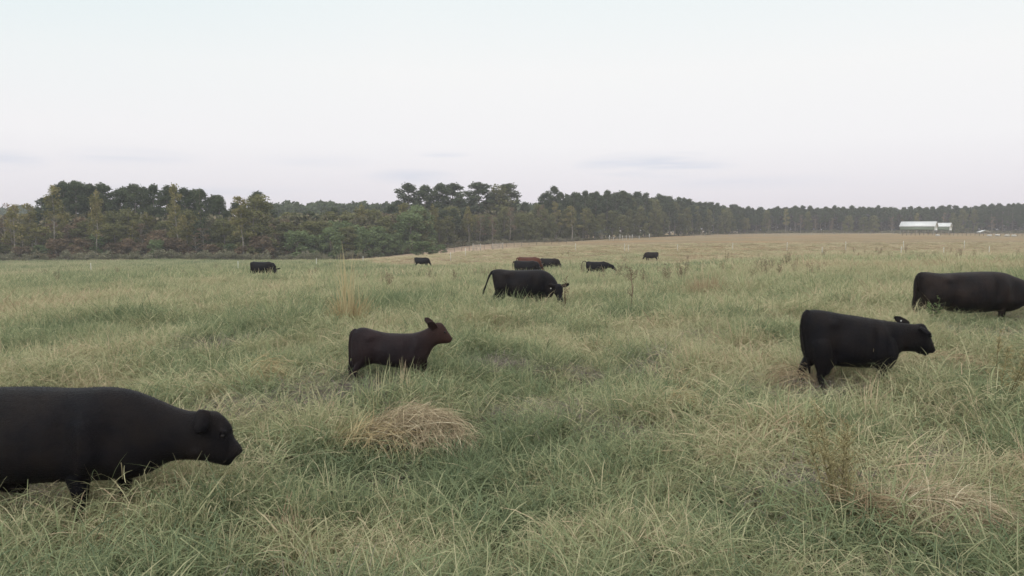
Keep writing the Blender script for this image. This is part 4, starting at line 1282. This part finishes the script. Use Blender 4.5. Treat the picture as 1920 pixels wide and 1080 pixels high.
for u, D, h, lb in (
    (170, 78, 1.35, 'white post in open grass, leftmost of the fence line'), (446, 80, 1.25, 'white post just left of the lone grazing cow'),
    (593, 92, 1.3, 'thicker white post right of the lone grazing cow'), (681, 100, 1.2, 'white post near the start of the dirt strip'),
    (845, 110, 1.15, 'pale post low on the dirt strip, right of a grazing cow'), (873, 128, 1.5, 'yellowish white post standing on the dirt strip'),
    (1079, 132, 1.25, 'white post right of the metal gate'), (1171, 128, 1.35, 'left one of a close pair of white posts'), (1178, 130, 1.2, 'right one of a close pair of white posts'),
    (1270, 127, 1.35, 'white post above the farthest black cow'), (1373, 127, 1.4, 'white post in the brown field, two right of the farthest cow'),
    (1475, 127, 1.4, 'slim white post before the left end of the far pines'), (1585, 127, 1.5, 'white post midway between sheds and far cow'), (1693, 127, 1.5, 'white post straight below the big shed'),
    (1807, 127, 1.5, 'tall white post right of the sheds'), (1541, 105, 1.15, 'short thin post in the nearer of two lines, left'), (1689, 105, 1.15, 'short thin post in front of the post below the shed'),
    (1769, 105, 1.1, 'short thin post below the small shed'), (1854, 105, 1.1, 'short thin post nearest the picture edge')):
    white_post(u, D, h, lb, .04 if D > 100 else .035)

# wooden posts with rails at the corner of the long dark wood
def fence_run(name, pts, heights, rails, label, mat, thick=.09, cat='fence', rail_mat=None):
    base = pts[0].copy()
    e = bpy.data.objects.new(name, None); COL.objects.link(e); e.location = base
    for p, h in zip(pts, heights):
        q = p - base
        m = MB(); m.tube([(q.x, q.y, q.z - .2), (q.x, q.y, q.z + h * .5), (q.x, q.y, q.z + h)], [thick, thick * .95, thick * .85], 7)
        m.build('post', mat, e, smooth=True)
    for zr in rails:
        m = MB()
        P = [(p - base) + Vector((0, -thick * 1.3, zr)) for p in pts]
        m.tube(P, [.028] * len(P), 6)
        m.build('rail', rail_mat or mat, e, smooth=True)
    tag(e, label, cat)
us = [1142, 1150, 1162, 1166.5, 1174, 1180, 1185, 1198, 1217]
fence_run('wooden_fence', [gpos(u, 250 + (u - 1142) * .25) for u in us], [1.7, 1.1, 1.8, 1.5, 1.4, 1.3, 1.6, 1.3, 1.7], [.75, 1.05],
          'pale wooden post fence at the corner of the long dark wood', pbr('pale_fence', (.42, .40, .36), .9, (.55, .52, .47), 4), .13, rail_mat=M_WOOD)
# gates by the middle wood
def gate(u0, u1, D, h, nbar, label):
    a, b = gpos(u0, D), gpos(u1, D)
    e = bpy.data.objects.new('farm_gate', None); COL.objects.link(e); e.location = a
    d = b - a
    for t in (0, 1):
        m = MB(); q = d * t; m.tube([(q.x, q.y, q.z - .2), (q.x, q.y, q.z + h + .25)], [.09, .08], 7); m.build('post', M_WOOD, e, smooth=True)
    m = MB()
    for k in range(nbar):
        z = .3 + (h - .3) * k / (nbar - 1)
        m.tube([Vector((d.x * .04, -.05, z)), Vector((d.x * .96, d.y - .05, d.z + z))], [.035, .035], 6)
    for t in (.04, .5, .96):
        m.tube([Vector((d.x * t, -.05 + d.y * t, .3)), Vector((d.x * t, d.y * t - .05, h))], [.03, .03], 6)
    m.build('bars', M_WOOD, e, smooth=True)
    tag(e, label, 'gate', 'farm gates by the middle wood')
gate(887, 901, 170, 1.5, 4, 'narrow gate between two white posts before the middle wood')
gate(924, 943, 172, 1.35, 6, 'wider barred gate right of the narrow one')
us = list(range(838, 1080, 14))
fence_run('wire_fence', [gpos(u, 176 + (u - 838) * .16) for u in us], [1.2] * len(us), [.45, .8, 1.1], 'thin dark fence running past the gates before the middle wood', M_WIRE, .05)
us = list(range(1300, 1690, 22))
fence_run('wire_fence', [gpos(u, 296) for u in us], [1.2] * len(us), [.6, 1.0], 'thin grey fence crossing the brown field left of the sheds', M_WOOD, .06)
us = list(range(1690, 1930, 8))
fence_run('pen_fence', [gpos(u, 268 + random.uniform(-1, 1)) for u in us], [random.uniform(1.0, 1.6) for u in us], [.6, 1.0], 'dark pen fence of many posts below the sheds', M_WIRE, .07)

# sheds
M_ROOF = pbr('white_metal_roof', (0.55, 0.55, 0.55), .5, (0.64, 0.64, 0.63), 1.5)
def ribbed(name, c, scale, axis='X'):
    m, t = new_mat(name)
    p = N(t, 'ShaderNodeBsdfPrincipled'); p.inputs['Roughness'].default_value = .55
    tcn = N(t, 'ShaderNodeTexCoord'); wv = N(t, 'ShaderNodeTexWave', bands_direction=axis); wv.inputs['Scale'].default_value = scale
    t.links.new(tcn.outputs['Object'], wv.inputs[0])
    r = ramp(t, [(0.0, tuple(q * .72 for q in c)), (.35, c), (1, tuple(q * 1.1 for q in c))])
    t.links.new(wv.outputs[0], r.inputs[0]); t.links.new(r.outputs[0], p.inputs['Base Color'])
    o = N(t, 'ShaderNodeOutputMaterial'); t.links.new(p.outputs[0], o.inputs[0])
    return m
M_SIDE = ribbed('green_grey_siding', (0.20, 0.235, 0.18), .8, 'Z')
M_GABLE = pbr('white_gable', (0.62, 0.62, 0.58), .6)
def shed(u, D, W, dep, z_side, z_eave, z_ridge, yaw, label):
    c = gpos(u, D)
    e = bpy.data.objects.new('shed', None); COL.objects.link(e); e.location = c; e.rotation_euler = (0, 0, yaw)
    a, d = W / 2, dep / 2
    m = MB(); o = .3
    for s in (-1, 1):   # two roof sheets with real thickness
        V = [(-a - o, s * (d + o), z_eave - .06), (a + o, s * (d + o), z_eave - .06), (a + o, 0, z_ridge), (-a - o, 0, z_ridge)]
        V2 = [(x, y, z + .08) for x, y, z in V]
        m.add(V + V2, [(0, 1, 2, 3), (7, 6, 5, 4), (0, 4, 5, 1), (1, 5, 6, 2), (2, 6, 7, 3), (3, 7, 4, 0)])
    m.build('roof', M_ROOF, e)
    m = MB(); m.box(-a, a, -d - .02, -d + .06, z_side, z_eave - .08); m.build('siding', M_SIDE, e)
    m = MB(); m.box(-a, a, d - .06, d + .02, z_side, z_eave - .08); m.build('siding', M_SIDE, e)
    for s in (-1, 1):
        m = MB(); x0, x1 = sorted((s * a, s * (a - .08)))
        V = [(x, y, z) for x in (x0, x1) for y, z in ((-d + .08, z_side), (d - .08, z_side), (d - .08, z_eave - .1), (0, z_ridge - .08), (-d + .08, z_eave - .1))]
        m.add(V, [(0, 1, 2), (0, 2, 3), (0, 3, 4), (7, 6, 5), (8, 7, 5), (9, 8, 5)] + [(k, (k + 1) % 5, 5 + (k + 1) % 5, 5 + k) for k in range(5)])
        m.build('gable', M_GABLE, e)
    nb = max(2, int(W / 2.6))
    for i in range(nb + 1):
        for s in (-1, 1):
            m = MB(); x = -a + .15 + (W - .3) * i / nb
            m.box(x - .09, x + .09, s * (d - .18) - .09, s * (d - .18) + .09, -.8, z_eave - .2); m.build('post', M_WOOD, e)
    tag(e, label, 'shed', 'open sheds before the far pines')
shed(1720, 300, 12.2, 7.4, 1.75, 3.3, 5.2, -math.radians(38), 'larger open-sided shed with white metal roof and green-grey siding')
shed(1765, 304, 5.6, 6.6, 1.75, 3.25, 4.7, -math.radians(38), 'smaller open-sided shed with white roof, joined right of the larger')
def small_roof(u, D):
    c = gpos(u, D); e = bpy.data.objects.new('feed_shelter', None); COL.objects.link(e); e.location = c
    m = MB()
    for s in (-1, 1):
        V = [(s * 2.2, -1.2, 1.05), (s * 2.2, 1.2, 1.05), (0, 1.2, 1.75), (0, -1.2, 1.75)]
        V2 = [(x, y, z + .07) for x, y, z in V]
        m.add(V + V2, [(0, 1, 2, 3), (7, 6, 5, 4), (0, 4, 5, 1), (1, 5, 6, 2), (2, 6, 7, 3), (3, 7, 4, 0)])
    m.build('roof', M_ROOF, e)
    for x in (-1.9, 1.9):
        for y in (-1, 1):
            m = MB(); m.box(x - .06, x + .06, y - .06, y + .06, -.3, 1.1); m.build('post', M_WOOD, e)
    tag(e, 'low feed shelter with a shallow pale roof right of the sheds', 'shelter')
small_roof(1842, 290)
M_BALE = pbr('bale_wrap', (0.36, 0.34, 0.31), .7, (.48, .46, .42), 3)
for i, (u, lb) in enumerate(((1756, 'pale bale on the ground below the small shed'), (1853, 'pale bale just below the low shelter'), (1868, 'small pale bale right of the low shelter'),
                             (1886, 'pale bale nearly at the picture edge'), (1899, 'last pale bale at the picture edge'))):
    p = gpos(u, 262)
    m = MB(); r = .34
    m.tube([(-.7, 0, r), (-.66, 0, r), (.66, 0, r), (.7, 0, r)], [r * .9, r, r, r * .9], 14)
    o = m.build('wrapped_bale', M_BALE, None, smooth=True); o.location = p - Vector((0, 0, .06)); o.rotation_euler = (0, 0, random.uniform(-.3, .3))
    tag(o, lb, 'bale', 'wrapped bales by the sheds')

# ================================================================ WEEDS AND DRY CLUMPS
STRAW = [(0.0, (0.24, 0.19, 0.13)), (0.4, (0.40, 0.325, 0.22)), (0.75, (0.55, 0.46, 0.315)), (1.0, (0.64, 0.57, 0.42))]
M_STRAW = leaf_mat('straw', STRAW, .25, objvar=.12)
M_BUNCH = leaf_mat('bunch_grass', [(0, (.30, .21, .12)), (.5, (.44, .35, .20)), (1, (.54, .48, .30))], .25, objvar=.1)
M_RBUNCH = leaf_mat('reddish_bunch_grass', [(0, (.24, .17, .11)), (.5, (.38, .29, .19)), (1, (.48, .40, .26))], .25, objvar=.1)
M_WEED = leaf_mat('weed_stems', [(0, (.10, .075, .05)), (.5, (.19, .145, .10)), (1, (.30, .25, .17))], .1, objvar=.3)
M_FENNEL = leaf_mat('feathery_weed', [(0, (.15, .12, .07)), (.5, (.32, .28, .15)), (1, (.44, .38, .22))], .25, objvar=.1)
def mound(u, D, rx, ry, hz, nb, comb, mat, label, L=(.25, .5), seed=1):
    """dead grass lodged over in a dome, the blades combed one way"""
    rg = np.random.default_rng(seed)
    c = gpos(u, D)
    a = rg.uniform(0, 2 * np.pi, nb); r = np.sqrt(rg.random(nb)) * .97
    x = r * np.cos(a); y = r * np.sin(a)
    zz = (hz + .10) * np.maximum(1 - r * r, 0) ** .45
    base = np.stack([x * rx, y * ry, zz * rg.uniform(.55, 1.0, nb) + .08], 1)
    base[:, 2] += (fbm(x * 3 + seed, y * 3, seed) - .5) * .12
    az = comb + rg.normal(0, .95, nb) + .9 * x + .5 * y
    ph = np.pi / 2 - .10 + rg.normal(0, .2, nb) + .5 * np.cos(az) * y + .5 * np.sin(az) * x
    V, F, R = blades(base, az, ph, rg.uniform(.1, 1.1, nb), rg.uniform(*L, nb), rg.uniform(.003, .008, nb), np.clip(rg.normal(.5, .28, nb), 0, 1), 4, (rg.random(nb) < .3) * rg.uniform(-.8, 1.0, nb))
    o = link('dry_grass_clump', mesh_np('dry_grass_clump', V, F, {'rnd': R}), mat); o.location = c
    tag(o, label, 'dry grass', 'dead grass clumps in the near pasture')
mound(772, 7.7, .60, .46, .25, 1500, 1.9, M_STRAW, 'big arched mound of tan dead grass right of the near black cow', seed=2)
mound(700, 7.5, .5, .4, .14, 350, 1.2, M_BUNCH, 'low flattened dead grass at the foot of the big tan mound', seed=3)
mound(1775, 5.5, .52, .44, .20, 1400, 1.7, M_STRAW, 'wide pinkish tan heap of dead grass low on the right', seed=4)
mound(1625, 5.4, .2, .2, .22, 260, .6, M_RBUNCH, 'small reddish straw tuft under the feathery weed', seed=5)
mound(1272, 8.6, .28, .25, .26, 320, 1.0, M_BUNCH, 'golden straw tuft alone in the middle foreground', seed=6)
mound(490, 10.2, .36, .3, .3, 420, 2.2, M_BUNCH, 'olive-gold tuft between the near cow and the calf', seed=7)
mound(1500, 9.3, .26, .26, .3, 260, -1.0, M_RBUNCH, 'rusty dead grass at the hind feet of the young black cow', seed=8)
mound(1790, 10.3, .5, .35, .22, 300, 1.2, M_RBUNCH, 'rusty brown dead grass before the nose of the young black cow', seed=9)
mound(1235, 7.4, .4, .3, .16, 300, .3, M_STRAW, 'flat greyish pink dead patch in the lower middle', seed=10)

def bunch(u, D, hgt, spread, nb, mat, label, seed, nstalk=14, stalk=1.6):
    rg = np.random.default_rng(seed)
    c = gpos(u, D)
    off = rg.normal(0, spread * .35, (nb, 2))
    base = np.stack([off[:, 0], off[:, 1], np.zeros(nb)], 1)
    az = np.arctan2(off[:, 0], off[:, 1]) + rg.normal(0, .5, nb)
    L = hgt * rg.uniform(.45, 1.1, nb)
    V, F, R = blades(base, az, np.abs(rg.normal(.12, .16, nb)), np.abs(rg.normal(.45, .35, nb)), L, rg.uniform(.007, .014, nb), np.clip(rg.normal(.5, .25, nb), 0, 1), 5)
    if nstalk:
        off = rg.normal(0, spread * .3, (nstalk, 2))
        b2 = np.stack([off[:, 0], off[:, 1], np.zeros(nstalk)], 1)
        V2, F2, R2 = blades(b2, rg.uniform(0, 6.28, nstalk), np.abs(rg.normal(.06, .08, nstalk)), np.abs(rg.normal(.15, .15, nstalk)), hgt * stalk * rg.uniform(.75, 1.2, nstalk),
                            np.full(nstalk, .022), np.full(nstalk, .85), 6)
        F = np.concatenate([F, F2 + len(V)]); V = np.concatenate([V, V2]); R = np.concatenate([R, R2])
    o = link('bunch_grass', mesh_np('bunch_grass', V, F, {'rnd': R}), mat); o.location = c
    tag(o, label, 'bunch grass', 'upright dry bunch grasses')
bunch(652, 15.5, .95, .42, 420, M_BUNCH, 'tall pale bunch of upright dry grass behind the calf', 21, 34, 1.75)
bunch(1325, 23.5, .95, .7, 520, M_RBUNCH, 'wide reddish tan bunch of upright dry grass in the middle of the pasture', 22, 8, 1.2)
bunch(1215, 28, .75, .5, 160, M_RBUNCH, 'sparse tan bunch of dry grass right of the middle cow', 23, 6, 1.4)
bunch(575, 27, .7, .3, 60, M_BUNCH, 'faint upright stalks left of the tall pale bunch', 24, 10, 1.6)

# stemmy weeds
def weed_mesh(seed, H=1.2, nstem=4, twigs=12, tuft=6, spread=.3, thick=.006, leafsz=.02):
    rr = random.Random(seed); m = MB()
    for s in range(nstem):
        a = rr.uniform(0, 6.28); d = rr.uniform(0, spread) * H
        top = Vector((math.cos(a) * d, math.sin(a) * d, H * rr.uniform(.7, 1)))
        b = Vector((math.cos(a) * .04, math.sin(a) * .04, 0)); mid = b.lerp(top, .5) + Vector((rr.uniform(-.04, .04), rr.uniform(-.04, .04), .03))
        m.tube([b, mid, top], [thick, thick * .8, thick * .35], 4, rr.uniform(.1, .5))
        for k in range(twigs):
            t = rr.uniform(.35, 1); p = (b.lerp(mid, t * 2) if t < .5 else mid.lerp(top, t * 2 - 1))
            aa = rr.uniform(0, 6.28); l = H * rr.uniform(.06, .2) * (1.3 - t)
            q = p + Vector((math.cos(aa) * l, math.sin(aa) * l, l * rr.uniform(.5, 1.4)))
            m.tube([p, q], [thick * .4, thick * .2], 3, rr.uniform(.2, .7))
            for j in range(tuft):
                c = p.lerp(q, rr.uniform(.3, 1.1)) + Vector((rr.gauss(0, .012), rr.gauss(0, .012), rr.gauss(0, .012)))
                x = Vector((rr.gauss(0, 1), rr.gauss(0, 1), rr.gauss(0, 1))).normalized() * leafsz
                y = x.cross(Vector((rr.gauss(0, 1), rr.gauss(0, 1), rr.gauss(0, 1)))).normalized() * leafsz * .5
                m.add([c - x, c + y, c + x, c - y], [(0, 1, 2, 3)], rr.uniform(.3, 1))
    return m.mesh('weed')
def weed(me, u, D, h, label, mat, group='dry weeds standing above the grass', name='weed'):
    if not me.materials: me.materials.append(mat)
    o = bpy.data.objects.new(name, me); COL.objects.link(o)
    o.location = gpos(u, D) - Vector((0, 0, .03)); o.rotation_euler = (0, 0, random.uniform(0, 6.28)); o.scale = (h, h, h)
    tag(o, label, 'weed', group); return o
W = [weed_mesh(60 + i, 1.0, 4 + i % 3, 12, 4, .35, .007, .018) for i in range(5)]
for wme in W: wme.materials.append(M_WEED)
weed(weed_mesh(90, 1.0, 7, 34, 10, .40, .007, .008), 1600, 5.5, 1.0, 'feathery olive-brown weed with dark stems in the near right grass', M_FENNEL)
weed(weed_mesh(91, 1.0, 1, 16, 3, .03, .018, .014), 1183, 19.5, 1.45, 'single tall dark stalk right of the middle cow', M_WEED)
weed(weed_mesh(92, 1.0, 5, 20, 6, .5, .009, .016), 1890, 8.4, .95, 'thin brown weed by the picture edge below the brownish cow', M_FENNEL)
weed(weed_mesh(93, 1.0, 2, 10, 6, .3, .01, .03), 1752, 13.4, .75, 'leafy green weed at the hind legs of the brownish black cow', leaf_mat('green_weed', C_GREEN, .2))
weed(weed_mesh(95, 1.0, 3, 8, 3, .3, .008, .02), 1057, 18.4, 1.1, 'thin brown weed in front of the grazing middle cow head', M_WEED)
weed(weed_mesh(96, 1.0, 5, 12, 3, .5, .008, .02), 1180, 34, 1.3, 'dense brownish weed behind the tall dark stalk', M_WEED)
wr = random.Random(3)
for i in range(64):
    u = wr.uniform(700, 1560); D = wr.uniform(28, 62)
    weed(wr.choice(W), u, D, wr.uniform(.7, 1.25), 'thin dry brown weed standing in the middle pasture', M_WEED)
for i in range(44):
    u = wr.uniform(980, 1940); D = wr.uniform(66, 112)
    weed(wr.choice(W), u, D, wr.uniform(.7, 1.3), 'small dark weed near the edge of the brown field', M_WEED)
for i in range(26):
    u = wr.uniform(-20, 700); D = wr.uniform(40, 95)
    weed(wr.choice(W), u, D, wr.uniform(.6, 1.2), 'thin dry weed in the left pasture', M_WEED)
# ================================================================ HAZE
def haze():
    m, t = new_mat('haze')
    v = N(t, 'ShaderNodeVolumePrincipled')
    v.inputs['Color'].default_value = (0.86, 0.87, 0.95, 1)
    v.inputs['Density'].default_value = 0.00042
    o = N(t, 'ShaderNodeOutputMaterial'); t.links.new(v.outputs[0], o.inputs['Volume'])
    zb = min(v_.co.z for v_ in bpy.data.objects['ground'].data.vertices) - 1.0
    mb = MB(); mb.box(-4100, 4100, -4100, 4100, zb, 30)
    b = mb.build('haze', m)
    tag(b, 'thin evening haze over the whole pasture', 'haze', kind='stuff')
haze()
